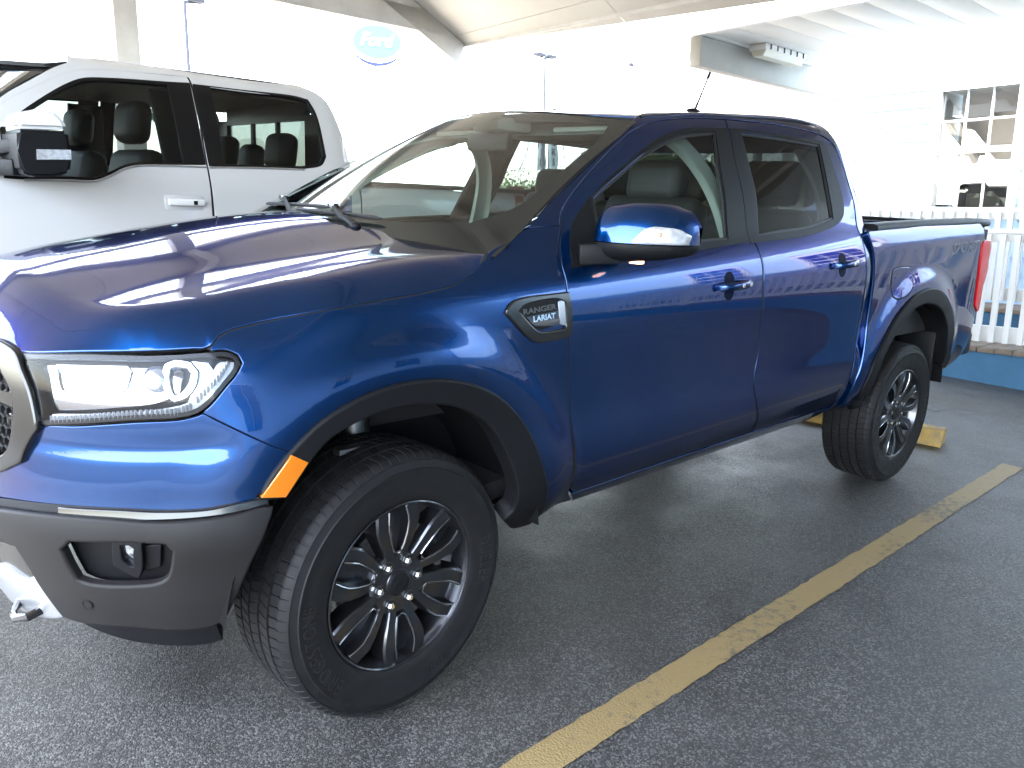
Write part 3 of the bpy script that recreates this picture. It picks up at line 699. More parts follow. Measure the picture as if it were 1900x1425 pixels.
disc_stack('sensor_ring', c, nn, [(.0105, .0022), (.0135, .0022), (.0145, -.002)], BLACKP, ps)
# air dam
def ADS(u, z):
    P = S(u, z); return P-normals(S, u, z)*.012
ul, ur = [q[0] for q in trace([(150, 1148), (396, 1152)], ADS, (-1.2, .2, .26, .60))]
dam = [(ur, .45), (ur+.004, .40), (ur+.016, .345), (ur-.02, .338), (ur+(ul-ur)*.3, .337), (ur+(ul-ur)*.55, .345), (ur+(ul-ur)*.8, .365), (ul, .392), (ul-.02, .42), (ul, .45)]
panel('air_dam', dam, ADS, BLACKP, truck, BOTH, off=0, flange=.05, inset=0, res=.02, rad=.004)
# tow hook
b = MB(); b.tube([(-.78, .40, .43), (-.83, .40, .415), (-.85, .43, .405), (-.85, .46, .405), (-.83, .49, .415), (-.78, .49, .43)], .011, 10); link('tow_hook', b.me('tow_hook'), GLOSSB, truck)
b = MB(); b.box((-.55, .30, .36), (-.2, 1.56, .42)); b.box((-.2, .45, .33), (4.0, .55, .47)); b.box((-.2, 1.31, .33), (4.0, 1.41, .47)); b.box((.35, .16, .50), (2.6, 1.70, .56)); b.box((-.45, .35, .75), (.4, 1.5, .9))
b.tube([(0, .3, .38), (0, 1.56, .38)], .05); b.tube([(3.22, .3, .38), (3.22, 1.56, .38)], .06); b.ball((3.22, .93, .38), .16); b.tube([(2.2, 1.2, .42), (4.2, 1.2, .45)], .04)
link('chassis', b.me('chassis'), DARK, truck)
b = MB(); b.tube([(0.02, .30, .50), (.02, .34, .80)], .045, 12); b.box((-.13, .16, .735), (-.02, .20, .765), .006); b.tube([(-.05, .155, .75), (-.05, .205, .75)], .011, 10); link('suspension', b.me('suspension'), STEEL, truck)

# fender vent badge
vt_o = tS([(938, 580), (951, 562), (1052, 544), (1056, 562), (1057, 620), (1050, 623), (995, 633), (979, 624)])
vt_i = tS([(958, 578), (967, 566), (1034, 553), (1048, 560), (1050, 606), (1046, 612), (998, 617), (984, 607)])
vb = link('fender_vent', panel_me('fender_vent', vt_o, S, holes=[vt_i], off=.008, flange=.02, rad=.005, inset=0, res=.02), GREYM, truck)
link('vent_back', panel_me('vent_back', grow(vt_i, .005), S, off=-.006, flange=0, inset=0, res=.02), BLACKP, vb)
vp = tS([(959, 577), (968, 567), (1033, 554), (1036, 592), (1033, 600), (1000, 611), (986, 605)])
link('badge_plate', panel_me('badge_plate', vp, S, off=.004, flange=.01, rad=.002, inset=0, res=.02), BLACKP, vb)
lpx = tS([(975, 588), (1032, 577), (1036, 596), (1030, 602), (997, 604), (988, 603)])
link('name_plate', panel_me('name_plate', lpx, S, off=.0065, flange=.005, rad=.0015, inset=0, res=.02), GLOSSB, vb)
fin = tS([(1034, 561), (1044, 557), (1047, 603), (1037, 600)])
link('vent_fin', panel_me('vent_fin', fin, S, off=.006, flange=.01, rad=.002, inset=0, res=.02), SATIN, vb)
def dirs(p0, p1, off):
    a, b_ = np.array(trace([p0, p1], S, SD, off=off)); d = b_-a; L_ = np.linalg.norm(d); return (a+b_)/2, d/L_, L_
o_, du, L_ = dirs((971, 580), (1031, 569), .005)
V_, _ = text_geo('RANGER', 1, 0); wd = np.ptp(V_[:, 0])
decal('model_lettering', 'RANGER', S, o_, du*1.0, np.array([-du[1], du[0]])*.62, mat('badge_grey', (.075, .077, .078), .4, metal=.3), vb, L_/wd, off=.005, bold=.0007)
o_, du, L_ = dirs((990, 593), (1030, 586), .008)
V_, _ = text_geo('LARIAT', 1, 0); wd = np.ptp(V_[:, 0])
decal('trim_lettering', 'LARIAT', S, o_, du, np.array([-du[1], du[0]])*.8, CHROME, vb, L_/wd, off=.0075, bold=.0009)
a_, b_ = np.array(tB([(1767, 464), (1815, 456)])); d_ = b_-a_; L_ = np.linalg.norm(d_); du = d_/L_
V_, _ = text_geo('SPORT', 1, 0); wd = np.ptp(V_[:, 0])
decal('sport_decal', 'SPORT', SB, (a_+b_)/2, du, np.array([-du[1], du[0]])*.62, mat('decal_outline', (.26, .27, .29), .35, metal=.5), truck, L_/wd*.98, off=.0012, ext=.0004, bold=.0016, shear=.28)
decal('sport_decal_inner', 'SPORT', SB, (a_+b_)/2, du, np.array([-du[1], du[0]])*.62, mat('decal_grey', (.055, .06, .075), .5), truck, L_/wd*.98, off=.0017, ext=.0004, bold=-.0022, shear=.28)

# ------------------------------------------------------------------ door handles
def handle(px, keyed, parent):
    uv = np.array(tS([px]))[0]
    u0, z0 = uv; sl = .05
    cup = [(u0+.058*math.cos(a)*(.62+.38*abs(math.cos(a)))-.01, z0+.056*math.sin(a)) for a in (2*math.pi*k/20 for k in range(20))]
    cup = [(u0-.030, z0+.012), (u0-.026, z0+.036), (u0-.008, z0+.050), (u0+.014, z0+.050), (u0+.030, z0+.036), (u0+.034, z0+.012), (u0+.034, z0-.014), (u0+.026, z0-.038), (u0+.010, z0-.050), (u0-.008, z0-.050), (u0-.024, z0-.036), (u0-.030, z0-.014)]
    def CUP(u, z):
        P = S(u, z); n = normals(S, u, z); d = np.hypot((u-u0-.002)/.036, (z-z0)/.054)
        return P+n*(.0012-.0*np.clip(1-d, 0, 1))[:, None]
    h = link('handle_cup', panel_me('handle_cup', cup, CUP, flange=.003, rad=.002, inset=0, res=.006), mat('cup_shade', (.0006, .004, .020), .6, spec=.08) if 'cup_shade' not in MATS else MATS['cup_shade'], parent)  # flush panel coloured near-black navy: shade of the cup hollow painted in
    c = on(S, [(u0, z0)], 0)[0]
    pts = []
    for k, (du_, dz, h_) in enumerate(((-.072, -.003, .004), (-.066, -.003, .020), (-.045, -.001, .032), (-.01, 0, .036), (.03, .002, .036), (.07, .004, .033), (.098, .006, .026), (.106, .006, .004))):
        pts.append(on(S, [(u0+du_, z0+dz)], h_)[0])
    V = []; F = []; m_ = 10
    for i, q in enumerate(pts):
        hh = [.011, .016, .017, .0165, .0165, .0165, .0155, .011][i]; dd = [.004, .009, .010, .010, .010, .010, .009, .004][i]
        for k in range(m_):
            a = 2*math.pi*k/m_; V.append((q[0], q[1]+dd*math.sin(a), q[2]+hh*math.cos(a)))
    for i in range(len(pts)-1):
        for k in range(m_): F.append((i*m_+k, i*m_+(k+1) % m_, (i+1)*m_+(k+1) % m_, (i+1)*m_+k))
    F.append(list(range(m_))[::-1]); F.append([(len(pts)-1)*m_+k for k in range(m_)])
    link('handle', mesh('handle', V, F, True, 60), BLUE, parent)
    q = on(S, [(u0+.028, z0)], .047)[0]
    b = MB(); b.box((q[0]-.007, q[1]-.0, q[2]-.006), (q[0]+.007, q[1]+.004, q[2]+.006), .001); link('touch_pad', b.me('touch_pad'), SATIN, parent)
    if keyed:
        q = on(S, [(u0+.088, z0+.005)], .0375)[0]; disc_stack('key_lock', q, Vector((0, -1, 0)), [(0, .003), (.008, .003), (.010, 0), (.011, -.004)], SATIN, parent)
handle((1353, 531), True, FDOOR_L); handle((1563, 492), False, RDOOR_L)

# ------------------------------------------------------------------ door mirrors
def mirror_shape(mir):
    root = FDOOR_L if not mir else truck
    # stations run outward from the door; x front, x rear, z bottom, z top
    st = [(.062, .745, .900, 1.325, 1.455), (.045, .725, .905, 1.322, 1.478), (.01, .725, .915, 1.320, 1.492), (-.05, .745, .930, 1.320, 1.497), (-.11, .780, .945, 1.320, 1.490), (-.155, .820, .955, 1.320, 1.472), (-.180, .860, .962, 1.322, 1.440), (-.192, .905, .963, 1.330, 1.400)]
    def loft(zlo, zhi, name, m, grow_=0., par=None, fx=0.):
        V = []; F = []; m_ = 20
        for y, xf, xr, zb, zt in st:
            za = zb if zlo is None else zlo; ze = zt if zhi is None else min(zhi, zt)
            cx, hx_ = (xf+xr)/2, (xr-xf)/2+grow_; cz, hz = (za+ze)/2, (ze-za)/2+grow_
            for k in range(m_):
                a = 2*math.pi*k/m_; ca, sa = math.cos(a), math.sin(a)
                r_ = 4.0; s_ = (abs(ca)**r_+abs(sa)**r_)**(-1/r_)
                V.append((cx+hx_*ca*s_*(1 if ca < 0 else 1)+fx, y-(grow_ if y < -.15 else 0), cz+hz*sa*s_+(.02*(-(ca*s_)) if sa > 0 and zhi is None else 0)*0))
        n = len(st)
        for i in range(n-1):
            for k in range(m_): F.append((i*m_+k, i*m_+(k+1) % m_, (i+1)*m_+(k+1) % m_, (i+1)*m_+k))
        F.append(list(range(m_))); F.append([(n-1)*m_+k for k in range(m_)][::-1])
        if mir: V = [(x, 2*CY-y, z) for x, y, z in V]
        b = bmesh.new(); mm = mesh('t', V, F); b.from_mesh(mm); bpy.data.meshes.remove(mm); bmesh.ops.recalc_face_normals(b, faces=b.faces)
        me = bpy.data.meshes.new(name); b.to_mesh(me); b.free(); me.polygons.foreach_set('use_smooth', [True]*len(me.polygons)); me.set_sharp_from_angle(angle=R(50))
        return link(name, me, m, par or root)
    hs = loft(1.318, 1.352, 'mirror_housing', BLACKP, .004)
    return hs, st
# mirror body: cap above, matt base below, arm to the door
def mirror(mir):
    root = FDOOR_L if not mir else truck
    ys = np.array([.078, .066, .03, -.022, -.072, -.112, -.143, -.164, -.174])
    xf = np.array([.722, .704, .694, .698, .722, .756, .794, .832, .872])
    xr = np.array([.885, .892, .902, .912, .922, .928, .930, .928, .922])
    zt = np.array([1.400, 1.416, 1.431, 1.436, 1.436, 1.431, 1.418, 1.398, 1.368])
    yq = np.concatenate([np.linspace(ys[0], .0, 9), np.linspace(-.02, -.135, 12), np.linspace(-.142, ys[-1], 9)])
    _o = np.argsort(-ys); _fi = lambda a: cubic(-ys, a)(-yq)
    xf, xr, zt, zbm0 = _fi(xf), _fi(xr), _fi(zt), _fi(np.array([1.243, 1.244, 1.248, 1.256, 1.263, 1.269, 1.277, 1.287, 1.300])); ys = yq
    zs = 1.316                                 # seam between cap and base
    zbm = zbm0
    def cap(up):
        V = []; F = []; m_ = 33
        for i in range(len(ys)):
            cx = (xf[i]+xr[i])/2; hx_ = (xr[i]-xf[i])/2; h = (zt[i]-zs) if up else (zs-.003-zbm[i])
            for k in range(m_):
                a = math.pi*k/(m_-1); ca, sa = math.cos(a), math.sin(a); p_ = 4.2 if up else 2.6; s_ = (abs(ca)**p_+abs(sa)**p_)**(-1/p_)
                lean = .030*(sa*s_)**1.5*min(1, max(0, (.4-ca)/.4)) if up else 0
                V.append((cx+hx_*ca*s_+lean, ys[i], (zs+h*sa*s_) if up else (zs-.003-h*sa*s_)))
        n = len(ys)
        for i in range(n-1):
            for k in range(m_): F.append((i*m_+k, i*m_+(k+1) % m_, (i+1)*m_+(k+1) % m_, (i+1)*m_+k))
        F.append(list(range(m_))); F.append([(n-1)*m_+k for k in range(m_)][::-1])
        if mir: V = [(x, 2*CY-y, z) for x, y, z in V]
        b = bmesh.new(); mm = mesh('t', V, F); b.from_mesh(mm); bpy.data.meshes.remove(mm); bmesh.ops.recalc_face_normals(b, faces=b.faces)
        me = bpy.data.meshes.new('m'); b.to_mesh(me); b.free(); me.polygons.foreach_set('use_smooth', [True]*len(me.polygons)); me.set_sharp_from_angle(angle=R(60)); return me
    c = link('mirror_cap', cap(True), BLUE, root); link('mirror_base', cap(False), BLACKP, root)
    b = MB(); sg = 1 if not mir else -1
    yy = lambda y: y if not mir else 2*CY-y
    b.bar((.675, yy(.112), 1.272), (.79, yy(.03), 1.282), .12, .066, bev=.012)
    link('mirror_arm', b.me('mirror_arm'), BLACKP, root)
    # mirror glass faces the tail
    b = MB(); b.box((.955, yy(-.02)-.15, 1.33), (.962, yy(-.02)+.05 if not mir else yy(-.02)+.15, 1.475), .003) if False else None
    b.prism([(yy(.05), 1.285), (yy(-.135), 1.295), (yy(-.158), 1.34), (yy(-.135), 1.405), (yy(-.06), 1.425), (yy(.04), 1.415)], 0, .906, .914)
    link('mirror_glass', b.me('mirror_glass'), CHROME, root)
    # repeater lamp: sits on the outer front of the cap, proud of it
    prof = []
    i0 = np.linspace(-.072, -.1725, 18); V = []; F = []; m_ = 7
    for y in i0:
        f = np.interp(-y, -ys, xf); r_ = np.interp(-y, -ys, xr); t = np.interp(-y, -ys, zt)
        cx, hx_, h = (f+r_)/2, (r_-f)/2, t-zs
        top = np.interp(-y, [.072, .095, .115, .163, .173], [.04, .36, .45, .50, .46])
        for k in range(m_):
            zz = k/(m_-1)*top*1.
            ca = -max(1e-6, (1-min(zz, .999)**4.2))**(1/4.2)
            V.append((cx+hx_*ca+.030*zz**1.5-.003, y-(.003 if y < -.12 else .001), zs+.001+h*zz))
    for i in range(len(i0)-1):
        for k in range(m_-1): F.append((i*m_+k, i*m_+k+1, (i+1)*m_+k+1, (i+1)*m_+k))
    if mir: V = [(x, 2*CY-y, z) for x, y, z in V]
    o = link('turn_signal', mesh('turn_signal', V, F, True), MATS.get('clear_signal') or mat('clear_signal', (.66, .66, .68), .12, metal=.35, coat=1, noise=.35, nscale=60), root)
    mo = o.modifiers.new('thick', 'SOLIDIFY'); mo.thickness = .004; mo.offset = 0
    b = MB(); b.ball((float(np.interp(.125, -ys, xf))+.004, yy(-.127), 1.345), .007, .011, .008); link('signal_bulb', b.me('signal_bulb'), MATS.get('bulb_amber') or mat('bulb_amber', (.75, .32, .16), .2, coat=1), root)
    b = MB(); b.box((.80, yy(-.02)-.018, 1.250), (.83, yy(-.02)+.018, 1.262), .002); link('puddle_lamp', b.me('puddle_lamp'), MATS.get('puddle') or mat('puddle', (.8, .4, .25), .2, emis=(1, .45, .25), estr=.8), root)
mirror(False); mirror(True)

# ------------------------------------------------------------------ bed rails, tailgate, bed interior
def cap_rail(mir):
    us = np.linspace(2.66, 4.20, 30); V = []; F = []
    pr = [(.0, -.012), (-.004, .006), (.004, .020), (.02, .026), (.075, .026), (.088, .018), (.088, -.05)]
    e = np.array(tB([(1610, 428), (1660, 423.5), (1713, 419), (1760, 416.5), (1812, 414)]))
    zz = np.interp(us, e[:, 0], e[:, 1])
    P = SB(us, zz)
    for dy, dz in pr: V += [(x, y+dy, z+dz) for x, y, z in P]
    n = len(us)
    for i in range(len(pr)-1):
        for j in range(n-1): F.append((i*n+j, i*n+j+1, (i+1)*n+j+1, (i+1)*n+j))
    F.append([i*n for i in range(len(pr))]); F.append([i*n+n-1 for i in range(len(pr))][::-1])
    if mir: V = [(x, 2*CY-y, z) for x, y, z in V]; F = [f[::-1] for f in F]
    return mesh('bed_rail_cap', V, [f[::-1] for f in F], True, 45)
for mir in (0, 1): link('bed_rail_cap', cap_rail(mir), BLACKP, truck)
b = MB(); b.box((2.68, .14, .80), (4.32, 1.72, .84)); b.box((2.68, .12, .80), (4.32, .15, 1.36)); b.box((2.68, 1.71, .80), (4.32, 1.74, 1.36)); b.box((2.66, .10, .70), (2.70, 1.76, 1.36)); link('bed_liner', b.me('bed_liner'), BEDL, truck)
b = MB(); b.box((4.33, .15, .80), (4.40, 1.71, 1.375), .015); link('tailgate', b.me('tailgate'), BLUE, truck)
b = MB(); b.box((4.315, .15, 1.376), (4.41, 1.71, 1.402), .008); link('tailgate_cap', b.me('tailgate_cap'), BLACKP, truck)
b = MB(); b.box((4.30, .16, .56), (4.52, 1.70, .72), .03); link('rear_bumper', b.me('rear_bumper'), GREYP, truck)
for mir in (0, 1):
    b = MB(); y0 = .06 if not mir else 2*CY-.26; b.box((3.60, y0, .44), (3.63, y0+.20, .80), .008); link('mud_flap', b.me('mud_flap'), BLACKP, truck)

# ------------------------------------------------------------------ cab rear wall with its window, headliner, cabin
def rect_ring(x, outer, inner): pass
b = MB()
for (y0, y1, z0, z1) in ((.20, 1.66, 1.0, 1.36), (.27, .34, 1.36, 1.745), (1.52, 1.59, 1.36, 1.745), (.34, 1.52, 1.69, 1.795)): b.box((2.47, y0, z0), (2.52, y1, z1))
link('cab_back', b.me('cab_back'), BLUE, truck)
b = MB(); b.box((2.495, .335, 1.35), (2.501, 1.525, 1.70)); rg = link('rear_window', b.me('rear_window'), P_GLASS, truck)
b = MB(); b.box((2.488, .74, 1.35), (2.508, .76, 1.67)); b.box((2.488, 1.10, 1.35), (2.508, 1.12, 1.67)); link('rear_window_frame', b.me('rear_window_frame'), SEAL, rg)
def LIN(x, y):
    P = RS(x, y); P[:, 2] -= .055; return P
panel('headliner', [(1.16, .34), (2.5, .34), (2.5, 1.52), (1.16, 1.52)], LIN, HEADL, truck, res=.12, flange=0, inset=0, smooth_loop=False, sgn=1)
for mir in (False, True):
    for nm, pts in (('pillar_lining', [(1.54, 1.20), (1.64, 1.20), (1.60, 1.58), (1.52, 1.70), (1.42, 1.705), (1.49, 1.62)]), ('pillar_lining', [(.50, 1.30), (.60, 1.30), (1.22, 1.70), (1.12, 1.70)]), ('pillar_lining', [(2.40, 1.30), (2.56, 1.30), (2.52, 1.71), (2.36, 1.71)])):
        pass
    bp = [(1.575, 1.15), (1.66, 1.15), (1.635, 1.42), (1.56, 1.60), (1.47, 1.705), (1.37, 1.71), (1.46, 1.64), (1.535, 1.52), (1.565, 1.36)]
    link('pillar_lining', panel_me('pillar_lining', bp, S, off=-.055, flange=.03, rad=.01, inset=0, res=.04, mirror=mir), PILLAR, truck)
    ap = [(.46, 1.30), (.62, 1.30), (.86, 1.50), (1.18, 1.665), (1.3, 1.70), (1.22, 1.72), (1.05, 1.68), (.75, 1.53)]
    link('pillar_lining', panel_me('pillar_lining', ap, S, off=-.05, flange=.02, rad=.01, inset=0, res=.04, mirror=mir), PILLAR, truck)
    cp = [(2.33, 1.25), (2.58, 1.25), (2.56, 1.71), (2.30, 1.72), (2.36, 1.6)]
    link('pillar_lining', panel_me('pillar_lining', cp, S, off=-.06, flange=.02, rad=.01, inset=0, res=.04, mirror=mir), HEADL, truck)
    dl = [(.66, .75), (2.45, .75), (2.45, 1.315), (1.6, 1.285), (.66, 1.245)]
    link('door_lining', panel_me('door_lining', dl, S, off=-.075, flange=.02, rad=.02, inset=0, res=.06, mirror=mir), DASH, truck)
    y0 = .10 if not mir else 2*CY-.10-.17
    b = MB(); b.box((1.02, y0, 1.62), (1.06, y0+.03, 1.66)) if False else None
    b = MB(); yh = .30 if not mir else 2*CY-.30
    b.bar((1.20, yh, 1.672), (1.50, yh, 1.700), .02, .03, bev=.006)
    link('grab_handle', b.me('grab_handle'), PILLAR, truck)
lo_e = tS([(1112, 352), (1168, 296), (1203, 267), (1256, 240), (1300, 235), (1349, 236), (1450, 248), (1524, 260), (1536, 275)])
for mir in (False, True):
    ct = lo_e+[(2.45, 1.79), (2.2, 1.80), (1.8, 1.79), (1.4, 1.745), (1.1, 1.695), (.85, 1.60)]
    link('cantrail_lining', panel_me('cantrail_lining', ct, S, off=-.028, flange=.0, inset=0, res=.05, mirror=mir), HEADL, truck)
# dashboard follows the windscreen base
V = []; F = []; ns = 25
for i in range(ns):
    s = -1+2*i/(ns-1); k = 1-s*s; y = CY+.78*s
    hump = .03*math.exp(-((y-.55)/.22)**2)
    for dx, z in ((-.02, 1.245), (.14, 1.262+hump*.3), (.30, 1.262+hump), (.40, 1.235+hump), (.44, 1.18), (.46, .95)): V.append((.36-.10*k+dx, y, z))
for i in range(ns-1):
    for k in range(5): F.append((i*6+k, i*6+k+1, (i+1)*6+k+1, (i+1)*6+k))
link('dashboard', mesh('dashboard', V, [f[::-1] for f in F], True, 50), DASH, truck)
b = MB(); b.box((.60, .12, .60), (2.55, 1.74, .66)); link('cab_floor', b.me('cab_floor'), DARK, truck)
b = MB(); cs = Vector((.86, .56, 1.14)); nrm = Vector((-.86, 0, .5)).normalized(); q = nrm.to_track_quat('Z', 'Y').to_matrix()
b.tube([cs+q@Vector((.18*math.cos(a), .18*math.sin(a), 0)) for a in (2*math.pi*k/30 for k in range(31))], .015, 8)
for a in (0, 2.6, 3.7): b.bar(cs, cs+q@Vector((.17*math.cos(a), .17*math.sin(a), -.01)), .03, .015)
b.ball(cs, .06, .06, .025, rot=q); link('steering_wheel', b.me('steering_wheel'), LEATHER, truck)
def seat(x, y, w, rear_=False, hr=True):
    b = MB()
    b.box((x-.50, y-w/2, .84), (x+.02, y+w/2, .98), .05, seg=3)
    rot = Matrix.Rotation(R(14 if not rear_ else 10), 3, 'Y')
    b.box((x-.04, y-w/2+.01, .93), (x+.10, y+w/2-.01, 1.48 if not rear_ else 1.44), .055, rot=rot, about=(x, y, .93), seg=3)
    o = link('seat', b.me('seat', sharp=60), LEATHER, truck)
    tops = [y] if w < .7 else [y-w*.33, y, y+w*.33]
    for ty in tops:
        b = MB(); hw = .14 if not rear_ else (.155 if ty != y else .11)
        dx = .155 if not rear_ else .10; zt_ = (1.605 if y < .9 else 1.575) if not rear_ else 1.65
        b.box((x+dx-.055, ty-hw, 1.43 if not rear_ else 1.44), (x+dx+.055, ty+hw, zt_), .05, rot=Matrix.Rotation(R(8), 3, 'Y'), seg=4)
        link('headrest', b.me('headrest', sharp=70), LEATHER, o)
        b = MB(); [b.tube([(x+dx-.02, ty+s_*.06, 1.36), (x+dx, ty+s_*.06, 1.50)], .006, 8) for s_ in (-1, 1)]; link('headrest_post', b.me('headrest_post'), STEEL, o)
seat(1.40, .50, .50); seat(1.68, 1.35, .42); seat(2.30, .93, 1.34, True)
b = MB(); b.box((.99, CY-.125, 1.605), (1.02, CY+.125, 1.675), .012); b.tube([(1.005, CY, 1.66), (1.04, CY, 1.72)], .012); link('rear_view_mirror', b.me('rear_view_mirror'), BLACKP, truck)
b = MB(); b.box((.98, CY-.09, 1.68), (1.16, CY+.09, 1.735), .02); link('camera_housing', b.me('camera_housing'), HEADL, truck)
for yv in (.55, 1.31):
    b = MB(); b.box((1.16, yv-.18, 1.685), (1.32, yv+.18, 1.705), .006); link('sun_visor', b.me('sun_visor'), HEADL, truck)

# ------------------------------------------------------------------ wipers, cowl, antenna
V = []; F = []; ns = 31
for i in range(ns):
    s = -1+2*i/(ns-1); k = 1-s*s; y = CY+.84*s
    for dx, z in ((.02, 1.255+.018*k), (.07, 1.268+.022*k), (.02+.08, 1.30+.02*k)): V.append((.30-.085*k+dx-.02, y, z))
for i in range(ns-1):
    for k in range(2): F.append((i*3+k, i*3+k+1, (i+1)*3+k+1, (i+1)*3+k))
link('cowl_panel', mesh('cowl_panel', V, F, True), BLACKP, truck)
cw = tS([(876, 459), (906, 447), (923, 450), (926, 456), (908, 467), (890, 466)])
def wsp(s, t, o): return WS(np.array([s]), np.array([t]))[0]+np.array([-.45, 0, .89])*o
for sp_, sa_, ta_, b0_, b1_ in ((-.40, -.17, .085, -.46, .12), (-.13, .34, .115, -.10, .62)):
    P0 = Vector(wsp(sp_, .005, .022)); A1 = Vector(wsp(sp_+(sa_-sp_)*.45, .03, .030)); A2 = Vector(wsp(sa_, ta_, .034))
    b = MB(); b.tube([P0, P0.lerp(A1, .5)+Vector((0, 0, .006)), A1, A2], [.013, .012, .009, .007], 10); b.ball(P0, .018, .022, .014); wo2 = link('wiper', b.me('wiper'), BLACKP, truck)
    b = MB(); b.box(A2-Vector((.010, .022, .010)), A2+Vector((.010, .022, .006)), .003); link('wiper_clip', b.me('wiper_clip'), GLOSSB, wo2)
    b = MB(); b.tube([Vector(wsp(s_, ta_-.012+.02*(s_-sa_)*0, .013)) for s_ in np.linspace(b0_, b1_, 16)], [.003]+[.007]*14+[.003], 6); link('wiper_blade', b.me('wiper_blade'), SEAL, wo2)
b = MB(); p0 = Vector((2.14, .78, float(RS(np.array([2.14]), np.array([.78]))[0, 2])+.004)); b.ball(p0, .050, .025, .016); b.tube([p0+Vector((.01, 0, .01)), p0+Vector((.095, -.0, .175))], [.0055, .0035], 8); b.tube([p0+Vector((.088, -.0, .160)), p0+Vector((.102, -.0, .188))], .0065, 8)
ANT = link('antenna', b.me('antenna'), BLACKP, truck)

# ------------------------------------------------------------------ wheels
def tyre_me():
    # radius, y (y = 0 is the outer face plane, positive inwards)
    pitch = 84; prof = []
    rt = .3845
    # outer sidewall from bead to shoulder
    sw = [(.236, .028), (.243, .012), (.252, .006), (.266, .0035), (.285, -.0005), (.305, -.003), (.325, -.0035), (.333, -.0062), (.337, -.0062), (.339, -.0025), (.350, .001), (.358, .0035), (.3605, .0015), (.3635, .0042), (.370, .0105), (.3755, .018), (.3790, .026)]
    tread = []
    grooves = [.062, .105, .150, .193]; y = .030
    xs = [.030, .036, .046, .0575]
    def crown(y): return rt-.0055*((y-.1325)/.10)**2*1.0
    pts = []
    edges = [(.030, .0580), (.0670, .0995), (.1090, .1450), (.1545, .1880), (.1970, .235)]
    for k, (a, b_) in enumerate(edges):
        n = 4
        for i in range(n+1): pts.append((crown(a+(b_-a)*i/n), a+(b_-a)*i/n, k))
        if k < 4:
            pts.append((crown(b_)-.0085, b_+.0012, -1)); pts.append((crown(b_)-.0085, edges[k+1][0]-.0012, -1))
    inn_ = [(.3790, .239), (.370, .2545), (.350, .264), (.320, .268), (.285, .265), (.252, .256), (.236, .240)]
    full = [(r_, y, -2) for r_, y in sw]+pts+[(r_, y, -2) for r_, y in inn_]
    m_ = len(full); V = []; F = []
    fr = [0, .80, .84, .97]                    # land, land edge, slot, slot
    N_ = pitch*4
    for k in range(pitch):
        for j, t in enumerate(fr):
            for (r_, y, kind) in full:
                sl = 0
                if kind >= 0: c_ = [.045, .083, .127, .171, .215][kind]; sl = [.10, -.22, .20, -.22, .10][kind]*(y-c_)/.018+[0, .35, .7, .2, .5][kind]
                if kind == -1: sl = 0
                a = 2*math.pi*(k+t+sl)/pitch
                rr = r_
                if j >= 2 and kind >= 0: rr -= .0036 if kind in (0, 4) else .0022
                if kind == -2 and .3690 < r_ < .3800 and j >= 2: rr -= .0025
                V.append((rr*math.cos(a), y, rr*math.sin(a)))
    for q in range(N_):
        q2 = (q+1) % N_
        for i in range(m_-1): F.append((q*m_+i, q*m_+i+1, q2*m_+i+1, q2*m_+i))
    return mesh('tyre', V, F, True, 40)
def lettering(words, name):
    V = []; F = []
    for s, ang, size, rad in words:
        # ang: centre of word, degrees; 0 = up, clockwise seen from outside
        gap = 1.12; ws_ = []
        for ch in s:
            g, f = (text_geo(ch, size, .0011, .0) if ch != ' ' else (None, None)); ws_.append((g, f, (np.ptp(g[:, 0]) if g is not None else size*.35)+size*.14))
        tot = sum(q[2] for q in ws_); pos = -tot/2
        for g, f, wdt in ws_:
            c = pos+wdt/2; pos += wdt
            if g is None: continue
            a0 = R(ang)
            b0 = len(V); gx = g[:, 0]-(g[:, 0].max()+g[:, 0].min())/2+c; gy = g[:, 1]*1.35
            rr = rad+gy; th = a0+gx/rad
            # seen from outside (looking along +y) with x to the right: angle clockwise from up
            for i in range(len(g)): 
                yy = np.interp(rr[i], [.252, .266, .285, .305, .325, .333], [.006, .0035, -.0005, -.003, -.0035, -.005])
                V.append((rr[i]*math.sin(th[i]), yy-.0005-g[i, 2], rr[i]*math.cos(th[i])))
            F += [tuple(b0+i for i in q) for q in f]
    return mesh(name, V, F)
